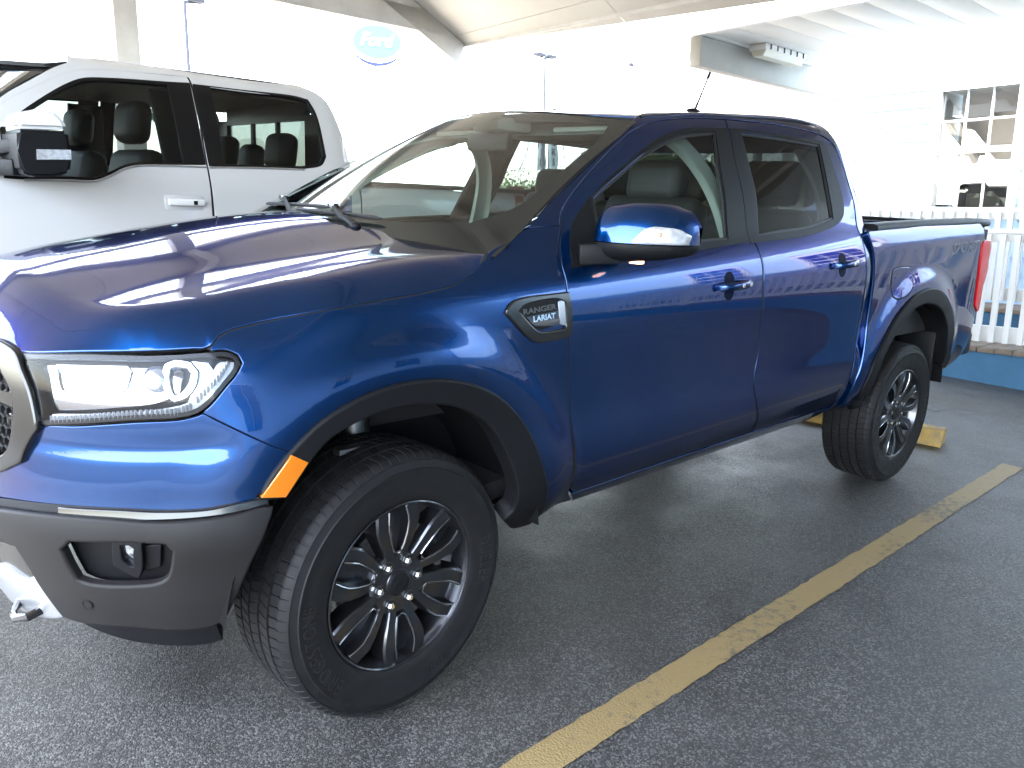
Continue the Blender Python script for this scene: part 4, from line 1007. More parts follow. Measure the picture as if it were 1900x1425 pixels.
def rim_me():
    prof = [(.236, .030), (.2425, .012), (.2425, .009), (.2395, .0075), (.2365, .010), (.2335, .020), (.2285, .030), (.222, .055), (.217, .12), (.216, .20), (.225, .235), (.236, .245)]
    V, F = revolve(prof, 96)
    b = bmesh.new(); mm = mesh('t', V, [f[::-1] for f in F]); b.from_mesh(mm); bpy.data.meshes.remove(mm)
    # twelve spoke arms in six pairs, each pair joined by a U at its foot
    for k in range(6):
        base_ = R(60*k+30)
        def P(rad, lat, y):
            c, s_ = math.cos(base_), math.sin(base_); return (rad*c-lat*s_, y, rad*s_+lat*c)
        for sg in (-1, 1):
            # stations: radius, centre offset, half width top, half width foot, y face, y back
            st = [(.066, .0175, .0150, .020, .036, .080), (.092, .0265, .0155, .021, .030, .080), (.118, .0365, .0170, .0225, .0235, .076), (.150, .0475, .0185, .0245, .0185, .072), (.178, .0535, .0200, .026, .0155, .070), (.200, .0525, .0205, .027, .0155, .066), (.2280, .0495, .0215, .030, .0180, .060)]
            rings = []
            for rad, lat, hw, hf, yf, yb in st:
                c = sg*lat
                rings.append([b.verts.new(P(rad, c+d, y)) for d, y in ((-hf, yb), (-hw, yf+.005), (-hw*.72, yf), (hw*.72-.004*sg*0, yf), (hw, yf+.005), (hf, yb))])
            for A, B in zip(rings, rings[1:]):
                for i in range(5):
                    f = (A[i], A[i+1], B[i+1], B[i]); b.faces.new(f)
            b.faces.new(rings[-1])
            # raised bead on the inner edge of the arm: the bright outline of each pocket
        fl = [(.078, .010), (.100, .020), (.150, .036), (.185, .040), (.228, .034)]; A = [b.verts.new(P(rad, -w_, .050)) for rad, w_ in fl]; B = [b.verts.new(P(rad, w_, .050)) for rad, w_ in fl]
        for i in range(len(fl)-1): b.faces.new((A[i], B[i], B[i+1], A[i+1]))
        bead = []
        for sg in (-1, 1):
            pass
    # hub
    hv, hf = revolve([(0, .030), (.036, .030), (.0375, .0315), (.040, .034), (.060, .034), (.086, .033), (.093, .040), (.095, .075)], 60)
    vs_ = [b.verts.new(v) for v in hv]
    for f in hf:
        q = []; 
        for i in f:
            if vs_[i] not in q: q.append(vs_[i])
        if len(q) > 2:
            try: b.faces.new(q[::-1])
            except ValueError: pass
    bmesh.ops.remove_doubles(b, verts=b.verts, dist=1e-6)
    bmesh.ops.recalc_face_normals(b, faces=b.faces)
    me = bpy.data.meshes.new('rim'); b.to_mesh(me); b.free(); me.polygons.foreach_set('use_smooth', [True]*len(me.polygons)); me.set_sharp_from_angle(angle=R(32)); return me
def bead_me():
    b = MB()
    for k in (0,):
        base_ = R(60*k+30)
        def P(rad, lat, y): c, s_ = math.cos(base_), math.sin(base_); return (rad*c-lat*s_, y, rad*s_+lat*c)
        pts = [P(.225, -.029, .0185), P(.202, -.0325, .0155), P(.180, -.0340, .0152), P(.150, -.0290, .0180), P(.118, -.0205, .0230), P(.100, -.0130, .0270), P(.095, 0, .0280), P(.100, .0130, .0270), P(.118, .0205, .0230), P(.150, .0290, .0180), P(.180, .0340, .0152), P(.202, .0325, .0155), P(.225, .029, .0185)]
        b.tube(pts, .0036, 8)
    return b.me('spoke_edge')
TY, RI, BE = tyre_me(), rim_me(), bead_me()
LT = [lettering([q], 'tyre_lettering') for q in (('BRIDGESTONE', -108, .042, .302), ('DUELER', 92, .042, .302), ('H/T', 158, .030, .300))]
LTM = mat('tyre_letter', (.0088, .0088, .009), .5)
V, F = revolve([(0, .072), (.10, .072), (.165, .070), (.165, .095), (0, .095)], 60); DISC = mesh('brake_disc', V, F, True, 30)
b = MB(); b.prism([(.06+.1*math.cos(a), .1*math.sin(a)) for a in np.linspace(-.9, .9, 8)]+[(.17*math.cos(a), .17*math.sin(a)) for a in np.linspace(.75, -.75, 8)], 1, .05, .12); CAL = b.me('brake_caliper')
V, F = revolve([(0, .0245), (.029, .0245), (.0350, .0262), (.038, .0300), (.0385, .036)], 40); CAPM = mesh('hub_cap', V, F[::-1] if 0 else F, True, 40)
V, F = revolve([(0, .0), (.007, .0), (.0108, .0035), (.0118, .009), (.0118, .022)], 6); NUT = mesh('lug_nut', V, F, True, 25)
b = MB(); 
V, F = revolve([(.0225, 0), (.0238, -.0008), (.0250, 0)], 40); V = [(x, y, z*.45) for x, y, z in V]; OV = mesh('cap_oval', V, F, True)
V, F = revolve([(.0, .0332), (.0135, .0332), (.0165, .0312), (.0185, .0322), (.0190, .0345)], 24); LREC = mesh('lug_recess', V, F, True, 50)
SEATM = mat('brake_steel', (.22, .22, .22), .35, metal=.9, noise=.3, nscale=60)
HOLE = mat('lug_seat', (.012, .012, .013), .4)
def wheel(x, y, side, steer, spin):
    e = bpy.data.objects.new('wheel', None); C.objects.link(e); e.parent = truck; e.empty_display_size = .3
    e.location = (x-BT[0], y-BT[1], .3835-BT[2])
    e.rotation_mode = 'ZXY'
    e.rotation_euler = (0, 0, steer+(math.pi if side > 0 else 0))
    def sub(n, me, m, loc=(0, 0, 0), rot=0.):
        o = link(n, me, m); o.parent = e; o.location = loc; o.rotation_euler = (0, rot, 0); return o
    sub('tyre', TY, RUBBER); sub('rim', RI, RIM, rot=spin); [sub('spoke_edge', BE, MATS.get('rim_edge') or mat('rim_edge', (.25, .255, .265), .2, metal=1), rot=spin+R(60*k)) for k in range(6)]; [sub('tyre_lettering', q, LTM) for q in LT]
    sub('brake_disc', DISC, SEATM); sub('brake_caliper', CAL, STEEL, rot=-.6); sub('hub_cap', CAPM, BLACKP, rot=spin); sub('cap_oval', OV, GREYP, (0, .0245, 0), -.5)
    for k in range(6):
        a = R(60*k)+spin*-1+R(0)
        px_, pz_ = .0655*math.cos(R(60*k)), .0655*math.sin(R(60*k))
        c, s_ = math.cos(spin), math.sin(spin)
        sub('lug_nut', NUT, CHROME, (px_*c+pz_*s_, .0195, -px_*s_+pz_*c), spin)
        sub('lug_recess', LREC, HOLE, (px_*c+pz_*s_, .0, -px_*s_+pz_*c), spin)
WY = .034
wheel(0, WY, -1, .0664, R(-4)); wheel(3.22, WY, -1, 0, R(11)); wheel(0, 2*CY-WY, 1, .0664, R(20)); wheel(3.22, 2*CY-WY, 1, 0, R(40))
# middle of the nose below the grille
panel('bumper_centre', [(um, .56), (-1.13, .56), (-1.13, .745), (um, .745)], S, GREYP, truck, BOTH, off=.016, flange=.04, inset=0, smooth_loop=False, res=.05)
panel('skid_centre', [(um, .40), (-1.20, .40), (-1.13, .555), (um, .555)], S, SATIN, truck, BOTH, off=.010, flange=.04, inset=0, smooth_loop=False, res=.05)
panel('cover_centre', [(um, .75), (-1.10, .75), (-1.10, .80), (um, .80)], S, BLUE, truck, BOTH, off=.002, flange=.02, inset=0, smooth_loop=False, res=.05)
# ================================================================== ground
def asphalt():
    m, N, L, out = newmat('asphalt')
    p = N.new('ShaderNodeBsdfPrincipled'); L.new(p.outputs[0], out.inputs[0])
    tc = N.new('ShaderNodeTexCoord')
    def noise(s, d=5, r_=.6):
        n = N.new('ShaderNodeTexNoise'); n.inputs['Scale'].default_value = s; n.inputs['Detail'].default_value = d; n.inputs['Roughness'].default_value = r_; L.new(tc.outputs['Object'], n.inputs['Vector']); return n
    def ramp(src, a, b, lo, hi):
        r_ = N.new('ShaderNodeMapRange'); r_.inputs[1].default_value = a; r_.inputs[2].default_value = b; r_.inputs[3].default_value = lo; r_.inputs[4].default_value = hi; L.new(src, r_.inputs[0]); return r_.outputs[0]
    vo = N.new('ShaderNodeTexVoronoi'); vo.inputs['Scale'].default_value = 190; L.new(tc.outputs['Object'], vo.inputs['Vector'])
    vo2 = N.new('ShaderNodeTexVoronoi'); vo2.inputs['Scale'].default_value = 310; L.new(tc.outputs['Object'], vo2.inputs['Vector'])
    sep = N.new('ShaderNodeSeparateColor'); L.new(vo.outputs['Color'], sep.inputs[0])
    big = noise(.55, 4, .55); mid = noise(2.6, 6, .65); fine = noise(60, 3, .6)
    stone = ramp(sep.outputs[0], .50, 1.0, 0, 1)
    mx = N.new('ShaderNodeMix'); mx.data_type = 'RGBA'; mx.inputs['A'].default_value = (.034, .0335, .0325, 1); mx.inputs['B'].default_value = (.122, .119, .113, 1)
    L.new(stone, mx.inputs['Factor'])
    mx2 = N.new('ShaderNodeMix'); mx2.data_type = 'RGBA'; mx2.blend_type = 'MULTIPLY'; mx2.inputs['Factor'].default_value = 1
    cr = N.new('ShaderNodeCombineColor'); g = ramp(mid.outputs['Fac'], .3, .72, .72, 1.30)
    g2 = ramp(big.outputs['Fac'], .35, .65, .80, 1.25); mm = N.new('ShaderNodeMath'); mm.operation = 'MULTIPLY'; L.new(g, mm.inputs[0]); L.new(g2, mm.inputs[1])
    for i in range(3): L.new(mm.outputs[0], cr.inputs[i])
    L.new(mx.outputs['Result'], mx2.inputs['A']); L.new(cr.outputs[0], mx2.inputs['B'])
    # cracks: thin lines along warped cell borders, only in patches
    wv = N.new('ShaderNodeMapping'); L.new(tc.outputs['Object'], wv.inputs['Vector'])
    ad = N.new('ShaderNodeMix'); ad.data_type = 'VECTOR'; ad.inputs['Factor'].default_value = .16; wn = noise(2.2, 4); L.new(tc.outputs['Object'], ad.inputs['A']); L.new(wn.outputs['Color'], ad.inputs['B'])
    cv = N.new('ShaderNodeTexVoronoi'); cv.feature = 'DISTANCE_TO_EDGE'; cv.inputs['Scale'].default_value = .85; L.new(ad.outputs['Result'], cv.inputs['Vector'])
    ck = ramp(cv.outputs['Distance'], .0, .006, 1, 0); pm = ramp(noise(.9, 2).outputs['Fac'], .60, .66, 0, .8); km = N.new('ShaderNodeMath'); km.operation = 'MULTIPLY'; L.new(ck, km.inputs[0]); L.new(pm, km.inputs[1])
    mx3 = N.new('ShaderNodeMix'); mx3.data_type = 'RGBA'; mx3.inputs['B'].default_value = (.016, .016, .017, 1); L.new(km.outputs[0], mx3.inputs['Factor']); L.new(mx2.outputs['Result'], mx3.inputs['A'])
    st = ramp(noise(1.15, 5, .7).outputs['Fac'], .60, .70, 1, .62); sm = N.new('ShaderNodeMix'); sm.data_type = 'RGBA'; sm.blend_type = 'MULTIPLY'; sm.inputs['Factor'].default_value = 1
    sc_ = N.new('ShaderNodeCombineColor')
    for i in range(3): L.new(st, sc_.inputs[i])
    L.new(mx3.outputs['Result'], sm.inputs['A']); L.new(sc_.outputs[0], sm.inputs['B']); L.new(sm.outputs['Result'], p.inputs['Base Color'])
    L.new(ramp(mid.outputs['Fac'], .35, .7, .38, .60), p.inputs['Roughness']); p.inputs['Specular IOR Level'].default_value = .5
    h = N.new('ShaderNodeMath'); h.operation = 'ADD'; L.new(ramp(vo.outputs['Distance'], 0, .7, 1, 0), h.inputs[0]); L.new(ramp(vo2.outputs['Distance'], 0, .7, .5, 0), h.inputs[1])
    h2 = N.new('ShaderNodeMath'); h2.operation = 'SUBTRACT'; L.new(h.outputs[0], h2.inputs[0]); L.new(km.outputs[0], h2.inputs[1])
    b = N.new('ShaderNodeBump'); b.inputs['Strength'].default_value = .45; b.inputs['Distance'].default_value = .003; L.new(h2.outputs[0], b.inputs['Height']); L.new(b.outputs[0], p.inputs['Normal'])
    return m
ASPH = asphalt()
def gz(y):                                     # the lot leans 2.9 degrees near the canopy and runs level beyond
    return -TA*(y-9) if y > 9 else (-TA*(y+7) if y < -7 else 0.)
V = []; F = []
xs = [-400, -60, -12, -4, 0, 4, 8, 14, 60, 400]; ys = [-400, -60, -20, -7, -3, 0, 3, 6, 9, 20, 60, 400]
for y in ys:
    for x in xs: V.append((x, y, gz(y)))
for j in range(len(ys)-1):
    for i in range(len(xs)-1): k = j*len(xs)+i; F.append((k, k+1, k+1+len(xs), k+len(xs)))
single('ground', mesh('ground', V, F), ASPH, 'dark weathered asphalt of the car lot', None, kind='structure')
CONC = mat('bounce_paving', (.38, .35, .30), .85, noise=.25, nscale=1.2, bump=.3, bscale=60)  # pale sheet over the asphalt, added to bounce sunlight onto the canopy ceiling
for nm, x0, x1, y0, y1 in (('bounce_paving', -80, -3.9, -60, 60), ('bounce_paving', -3.9, 80, 6.6, 60)):
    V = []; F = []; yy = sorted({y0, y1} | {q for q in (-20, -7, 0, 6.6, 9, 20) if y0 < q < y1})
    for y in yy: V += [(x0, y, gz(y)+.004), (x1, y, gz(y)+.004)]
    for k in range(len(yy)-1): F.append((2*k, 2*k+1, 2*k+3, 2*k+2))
    single(nm, mesh(nm, V, F), CONC if x0 > -10 else mat('brown_paving', (.062, .052, .040), .85, noise=.25, nscale=1.2, bump=.3, bscale=60), 'paving added over the lot beyond the canopy to bounce sunlight under it', None, kind='structure')
# painted bay line
def worn_paint():
    m, N, L, out = newmat('worn_yellow_paint')
    p = N.new('ShaderNodeBsdfPrincipled'); L.new(p.outputs[0], out.inputs[0]); tc = N.new('ShaderNodeTexCoord')
    n = N.new('ShaderNodeTexNoise'); n.inputs['Scale'].default_value = 26; n.inputs['Detail'].default_value = 9; n.inputs['Roughness'].default_value = .75; L.new(tc.outputs['Object'], n.inputs['Vector'])
    n2 = N.new('ShaderNodeTexNoise'); n2.inputs['Scale'].default_value = 1.6; n2.inputs['Detail'].default_value = 3; L.new(tc.outputs['Object'], n2.inputs['Vector'])
    a = N.new('ShaderNodeMath'); a.operation = 'MULTIPLY_ADD'; a.inputs[1].default_value = .55; L.new(n2.outputs['Fac'], a.inputs[0]); L.new(n.outputs['Fac'], a.inputs[2])
    r_ = N.new('ShaderNodeMapRange'); r_.inputs[1].default_value = .57; r_.inputs[2].default_value = .76; L.new(a.outputs[0], r_.inputs[0])
    mx = N.new('ShaderNodeMix'); mx.data_type = 'RGBA'; mx.inputs['A'].default_value = (.095, .085, .068, 1); mx.inputs['B'].default_value = (.27, .195, .085, 1); L.new(r_.outputs[0], mx.inputs['Factor']); L.new(mx.outputs['Result'], p.inputs['Base Color'])
    p.inputs['Roughness'].default_value = .6
    v = N.new('ShaderNodeTexVoronoi'); v.inputs['Scale'].default_value = 135; L.new(tc.outputs['Object'], v.inputs['Vector'])
    b = N.new('ShaderNodeBump'); b.inputs['Strength'].default_value = .5; b.inputs['Distance'].default_value = .003; b.invert = True; L.new(v.outputs['Distance'], b.inputs['Height']); L.new(b.outputs[0], p.inputs['Normal'])
    return m
YEL = worn_paint()
def stripe(x0, y0, x1, y1, wd):
    d = Vector((x1-x0, y1-y0, 0)).normalized(); s_ = Vector((-d.y, d.x, 0)); n = 160; V = []; F = []
    r_ = random.Random(3)
    for i in range(n+1):
        p_ = Vector((x0, y0, .004)).lerp(Vector((x1, y1, .004)), i/n)
        V += [p_+s_*(wd/2+r_.uniform(-.004, .004)), p_-s_*(wd/2+r_.uniform(-.004, .004))]
        if i: k = 2*i; F.append((k-2, k-1, k+1, k))
    return mesh('bay_line', V, F)
single('bay_line', stripe(-1.6, -.40, 4.14, -.297, .108), YEL, 'worn yellow bay line painted on the asphalt beside the blue pickup', 'line', kind='structure')

# pale ghost of an old marking in front of the ramp
def ghost():
    m, N, L, out = newmat('ghost_paint'); p = N.new('ShaderNodeBsdfPrincipled'); p.inputs['Base Color'].default_value = (.17, .155, .13, 1); p.inputs['Roughness'].default_value = .7
    tr = N.new('ShaderNodeBsdfTransparent'); mx = N.new('ShaderNodeMixShader'); tc = N.new('ShaderNodeTexCoord')
    n = N.new('ShaderNodeTexNoise'); n.inputs['Scale'].default_value = 5.5; n.inputs['Detail'].default_value = 9; n.inputs['Roughness'].default_value = .72; L.new(tc.outputs['Object'], n.inputs['Vector'])
    r_ = N.new('ShaderNodeMapRange'); r_.inputs[1].default_value = .52; r_.inputs[2].default_value = .60; r_.inputs[4].default_value = .8; L.new(n.outputs['Fac'], r_.inputs[0]); L.new(r_.outputs[0], mx.inputs[0]); L.new(tr.outputs[0], mx.inputs[1]); L.new(p.outputs[0], mx.inputs[2]); L.new(mx.outputs[0], out.inputs[0]); return m
V = [(5.05+.0*k+.55*math.cos(a)*(1+.25*math.sin(3*a)), .98+.62*math.sin(a)*(1+.2*math.cos(2*a)), .003) for k, a in enumerate(2*math.pi*i/40 for i in range(40))]
single('faded_marking', mesh('faded_marking', V, [tuple(range(40))]), ghost(), 'faded remains of a pale marking on the asphalt in front of the blue ramp', None, kind='structure')
# wheel stop: a low trapezoid bar with chipped yellow paint
b = MB(); Ls = 1.72
sec = [(-.085, 0), (-.075, .045), (-.045, .105), (.045, .105), (.075, .045), (.085, 0)]
b.prism([(q[0], q[1]) for q in sec], 1, 0, Ls)
me = b.me('wheel_stop', smooth=False)
bm = bmesh.new(); bm.from_mesh(me); bmesh.ops.subdivide_edges(bm, edges=[e for e in bm.edges if e.calc_length() > .5], cuts=24)
r_ = random.Random(5)
for v in bm.verts:
    if v.co.z > .02: v.co += Vector((r_.uniform(-.006, .006), 0, r_.uniform(-.008, .003)))
bmesh.ops.bevel(bm, geom=bm.edges[:], offset=.004, segments=1, affect='EDGES'); bm.to_mesh(me); bm.free()
YST = mat('chipped_yellow', (.50, .32, .075), .75, noise=.8, nscale=14, col2=(.28, .20, .10), bump=.6, bscale=120)
ws_t = single('wheel_stop', me, YST, 'chipped yellow concrete wheel stop behind the rear tyre of the blue pickup', 'wheel stop')
ws_t.location = (4.235, .135, 0); ws_t.rotation_euler = (0, 0, R(10.5))

# ================================================================== canopy over the bays (plumb frame)
WOOD_W = mat('painted_timber', (.68, .65, .59), .7, noise=.12, nscale=5, bump=.2, bscale=60)
PLY = mat('painted_plywood', (.68, .645, .58), .75, noise=.12, nscale=1.4, col2=(.63, .59, .52), bump=.15, bscale=40)
can = thing('canopy', 'cream painted timber gable canopy on posts roofing the parking bays', 'canopy', (1.1, 5.4, .27), plumb=True)
RX, RZ, SL = 1.1, 4.905, .49                   # ridge and slope of the roof underside
def bl(name, me, m, p=can, **k): return link(name, me, m, p, **k)
b = MB(); b.box((1.01, 5.31, .2), (1.19, 5.49, 4.70), .006); bl('post', b.me('post'), WOOD_W)
b = MB(); b.box((1.01, -13.3, -.75), (1.19, -13.12, 4.70), .006); bl('post', b.me('post'), WOOD_W)
for yb in (5.4, -5.5, -13.2):
    b = MB(); b.box((-2.05, yb-.06, 3.27), (4.25, yb+.06, 3.485), .004); bl('tie_beam', b.me('tie_beam'), WOOD_W)
def roofz(x): return RZ-SL*abs(x-RX)
def eave(y, s): return (4.54+(5.4-max(y, -3))*.08) if s > 0 else -2.55
for yb in (5.4, -5.5, -13.2):
    for s in (1, -1):
        xe = eave(yb, s); b = MB(); t = .12
        b.prism([(RX, roofz(RX)-.005), (xe-s*.02, roofz(xe)-.005), (xe-s*.12, roofz(xe)-.20), (RX, roofz(RX)-.24)], 1, yb-t/2, yb+t/2); bl('rafter', b.me('rafter'), WOOD_W)
b = MB(); b.box((RX-.06, -13.5, RZ-.27), (RX+.06, 5.34, RZ-.04)); bl('ridge_beam', b.me('ridge_beam'), WOOD_W)
# ceiling sheets, each with its own edges and a narrow joint
Y0, Y1 = -13.6, 5.75
for s in (1, -1):
    yy = Y1
    while yy > Y0+.1:
        y2 = max(yy-2.44, Y0)
        xx = RX+s*.01; k = 0
        while True:
            step = 1.22*math.cos(math.atan(SL)); x2 = xx+s*step; last = False
            lim0, lim1 = eave(yy, s), eave(y2, s)
            if (s > 0 and x2 > lim1-.25) or (s < 0 and x2 < lim0+.25): last = True
            g = .004
            a0, a1 = (lim0, lim1) if last else (x2, x2)
            P = [(xx+s*g, yy-g), (xx+s*g, y2+g), (a1-s*g*(0 if last else 1), y2+g), (a0-s*g*(0 if last else 1), yy-g)]
            V = [(x, y, roofz(x)) for x, y in P]+[(x, y, roofz(x)+.014) for x, y in P]
            F = [(0, 1, 2, 3), (7, 6, 5, 4)]+[(i, i+4, (i+1) % 4+4, (i+1) % 4) for i in range(4)]
            me = mesh('ceiling_sheet', V, F)
            bm = bmesh.new(); bm.from_mesh(me); bmesh.ops.recalc_face_normals(bm, faces=bm.faces); bm.to_mesh(me); bm.free()
            bl('ceiling_sheet', me, PLY)
            if last: break
            xx = x2
        yy = y2
V = []; F = []
P = [(eave(Y1, -1)-.02, Y1), (RX, Y1), (eave(Y1, 1)+.02, Y1)]; Q = [(eave(Y0, -1)-.02, Y0), (RX, Y0), (eave(Y0, 1)+.02, Y0)]
for (x, y) in P+Q: V += [(x, y, roofz(x)+.02), (x, y, roofz(x)+.07)]
F = [(0, 2, 8, 6), (2, 4, 10, 8), (1, 7, 9, 3), (3, 9, 11, 5), (0, 6, 7, 1), (4, 5, 11, 10), (0, 1, 3, 2), (2, 3, 5, 4), (6, 8, 9, 7), (8, 10, 11, 9)]
bl('roof_deck', mesh('roof_deck', V, F), mat('roof_shingle', (.16, .14, .13), .85, noise=.4, nscale=20))
for s in (1, -1):
    a = Vector((eave(Y1, s), Y1, roofz(eave(Y1, s))+.035)); c = Vector((eave(Y0, s), Y0, roofz(eave(Y0, s))+.035)); b = MB(); b.bar(a, c, .025, .12); bl('fascia_board', b.me('fascia_board'), WOOD_W)
    b = MB(); xe = eave(Y1, s); b.bar((RX, Y1-.02, roofz(RX)-.01), (xe+s*.1, Y1-.02, roofz(xe+s*.1)-.01), .03, .12, up=(0, 1, 0)); bl('barge_board', b.me('barge_board'), WOOD_W)

# ================================================================== the showroom wall, its porch, ramp and railings (plumb frame)
SIDE = mat('pale_blue_siding', (.50, .68, .86), .6, noise=.06, nscale=3)
TRIM = mat('white_trim', (.72, .72, .71), .45, noise=.05, nscale=6)
SOFF = mat('white_soffit', (.86, .83, .77), .6)
PGLASS = glass('pane_glass', (.55, .60, .58), ior=1.7, bias=.28)
XW = 8.5
bld = thing('showroom_building', 'pale blue clapboard showroom wall with white trimmed windows behind the railings', 'building', (XW, -1, 0), plumb=True)
wins = [(1.235, 1.985, 1.60, 2.83), (.18, 1.02, 1.60, 2.83), (-3.4, -2.6, 1.60, 2.83), (-5.2, -4.4, 1.60, 2.83)]
YL, YR = 3.03, -9.0
z = .02; n_ = 0; exp_ = .178
while z < 4.5:
    spans = [(YR, YL-.10)]
    for (a, c, zb, zt) in wins:
        if z+exp_ > zb-.09 and z < zt+.09:
            ns = []
            for p0, p1 in spans:
                if c+.09 < p0 or a-.09 > p1: ns.append((p0, p1)); continue
                if a-.09 > p0: ns.append((p0, a-.09))
                if c+.09 < p1: ns.append((c+.09, p1))
            spans = ns
    for p0, p1 in spans:
        V = [(XW-.028, p0, z), (XW-.028, p1, z), (XW-.010, p1, z+exp_+.02), (XW-.010, p0, z+exp_+.02), (XW, p0, z), (XW, p1, z), (XW, p1, z+exp_+.02), (XW, p0, z+exp_+.02)]
        F = [(0, 3, 2, 1), (0, 1, 5, 4), (1, 2, 6, 5), (3, 0, 4, 7), (2, 3, 7, 6)]
        link('siding_board', mesh('siding_board', V, F), SIDE, bld)
    z += exp_
b = MB(); b.box((XW+.01, YR, 0), (XW+.20, YL-.02, .02)); 
# backing wall with openings: strips between windows
ys_ = sorted([YR, YL]+[q for w_ in wins for q in w_[:2]])
cuts = [YR]+[q for w_ in sorted(wins) for q in w_[:2]]+[YL]
b = MB(); b.box((XW+.002, YR, 0), (XW+.12, YL-.03, 1.60)); b.box((XW+.002, YR, 2.83), (XW+.12, YL-.03, 4.55))
for i in range(0, len(cuts), 2): b.box((XW+.002, cuts[i], 1.60), (XW+.12, cuts[i+1]-(.03 if cuts[i+1] == YL else 0), 2.83))
link('wall', b.me('wall', smooth=False), TRIM, bld)
b = MB(); b.box((XW-.035, YL-.10, .0), (XW+.12, YL, 4.5), .004); link('corner_board', b.me('corner_board'), TRIM, bld)
b = MB(); b.box((XW+.12, YL-.14, .0), (XW+6, YL-.03, 4.5)); link('end_wall', b.me('end_wall'), SIDE, bld)
b = MB(); b.box((XW+2.9, YR, .3), (XW+3.0, YL-.2, 4.4)); b.box((XW+.2, YR, .25), (XW+2.9, YL-.2, .3)); b.box((XW+.2, YR, 3.2), (XW+2.9, YL-.2, 3.25)); link('room', b.me('room'), mat('room_wall', (.22, .20, .18), .8), bld)
b = MB(); b.box((XW-.4, YR, 4.5), (XW+6, YL+.3, 4.62)); link('roof', b.me('roof'), MATS['roof_shingle'], bld)
for (a, c, zb, zt) in wins:
    fr = MB(); t = .09
    fr.box((XW-.05, a-t, zb-t), (XW+.03, a, zt+t)); fr.box((XW-.05, c, zb-t), (XW+.03, c+t, zt+t)); fr.box((XW-.05, a, zt), (XW+.03, c, zt+t)); fr.box((XW-.07, a-.02, zb-t), (XW+.03, c+.02, zb))
    wf = link('window', fr.me('window_frame', smooth=False), TRIM, bld)
    rows = [zb, zb+.27, zb+.335, zb+.60, zb+.67, zb+.93, zb+.955, zt]
    H = (zt-zb); bars = [(zb+H*.235, .045), (zb+H*.49, .06), (zb+H*.745, .022)]
    mb = MB()
    for zc_, hh in bars: mb.box((XW-.006, a, zc_-hh/2), (XW+.024, c, zc_+hh/2))
    link('sash_bar', mb.me('sash_bar', smooth=False), TRIM, wf)['kind'] = 'stuff'
    zs_ = [zb]+[q for zc_, hh in bars for q in (zc_-hh/2, zc_+hh/2)]+[zt]
    wdt = (c-a)
    for i in range(3):
        y0, y1 = a+wdt*i/3, a+wdt*(i+1)/3
        if i:
            mb = MB()
            for k in range(0, 8, 2): mb.box((XW-.004, y0-.011, zs_[k]), (XW+.022, y0+.011, zs_[k+1]))
            link('glazing_bar', mb.me('glazing_bar', smooth=False), TRIM, wf)['kind'] = 'stuff'
        for k in range(0, 8, 2):
            r_ = rng.uniform(-.004, .004)
            V = [(XW+.008+r_, y0+.011 if i else y0, zs_[k]), (XW+.008-r_, y1-.011 if i < 2 else y1, zs_[k]), (XW+.008-r_*.4, y1-.011 if i < 2 else y1, zs_[k+1]), (XW+.008+r_*.3, y0+.011 if i else y0, zs_[k+1])]
            link('pane', mesh('pane', V, [(0, 3, 2, 1)]), PGLASS, wf)
# porch roof with beam, post and tube light
SIDE2 = mat('white_siding', (.80, .80, .78), .6)
por = thing('porch_roof', 'white porch roof with a deep grey beam beside the showroom corner', 'porch', (5.7, 3.13, 3.1), plumb=True)
b = MB(); b.box((4.95, -9, 3.16), (7.78, 3.9, 3.30), .01); link('roof_slab', b.me('roof_slab'), SOFF, por)
b = MB(); b.box((4.93, -9, 2.98), (4.965, 3.9, 3.31), .003); link('fascia_board', b.me('fascia_board'), TRIM, por)  # board added to block sun leaking between canopy eave and slab
me = boxme('soffit_board', (4.97, -.148, 3.145), (7.77, .148, 3.158), .003)
for k in range(43):
    o = link('soffit_board', me, SOFF, por); o.location = Vector(o.location)+Vector((0, -8.8+k*.30, 0))
b = MB(); b.box((5.60, 3.13, 2.87), (8.7, 3.25, 3.14), .005); link('beam', b.me('beam'), mat('beam_paint', (.46, .445, .40), .7, noise=.1, nscale=4), por)
b = MB(); b.box((7.45, 4.35, .2), (7.57, 4.47, 3.14), .006); link('post', b.me('post'), TRIM, por)
bb = thing('walkway_canopy', 'white flat walkway roof on a slim post behind the porch beam', 'canopy', (10, 5.5, .3), plumb=True)
b = MB(); b.box((9.05, 5.5, 3.38), (16, 8.0, 3.76), .004); link('roof', b.me('roof'), SIDE2, bb)
for zz, h in ((3.64, .035), (3.45, .045)):
    b = MB(); b.box((9.05, 5.465, zz), (16, 5.497, zz+h)); link('fascia_board', b.me('fascia_board'), MATS['beam_paint'], bb)
for x in (11.75, 15.4):
    b = MB(); b.box((x-.07, 5.55, .2), (x+.07, 5.69, 3.40), .004); link('post', b.me('post'), TRIM, bb)
tl_ = thing('tube_light', 'white fluorescent batten light fixed under the porch soffit', 'light', (6.7, 3.0, 3.1), plumb=True)
b = MB(); b.box((6.30, 2.86, 3.085), (7.10, 3.05, 3.143), .012); link('light_housing', b.me('light_housing'), SOFF, tl_)
b = MB(); b.prism([(2.87, 3.085), (2.90, 3.03), (3.01, 3.03), (3.04, 3.085)], 0, 6.32, 7.08); link('diffuser', b.me('diffuser'), mat('diffuser', (.75, .70, .58), .35), tl_)
for k in range(6):
    b = MB(); x = 6.38+k*.127; b.box((x, 2.853, 3.09), (x+.02, 2.866, 3.14), .003); link('clip', b.me('clip'), GREYM, tl_)
b = MB(); b.box((7.9, 2.98, 3.04), (8.06, 3.12, 3.14), .02)
single('junction_box', b.me('junction_box'), SOFF, 'small white fitting at the end of the porch beam by the wall corner', 'fitting', plumb=True)
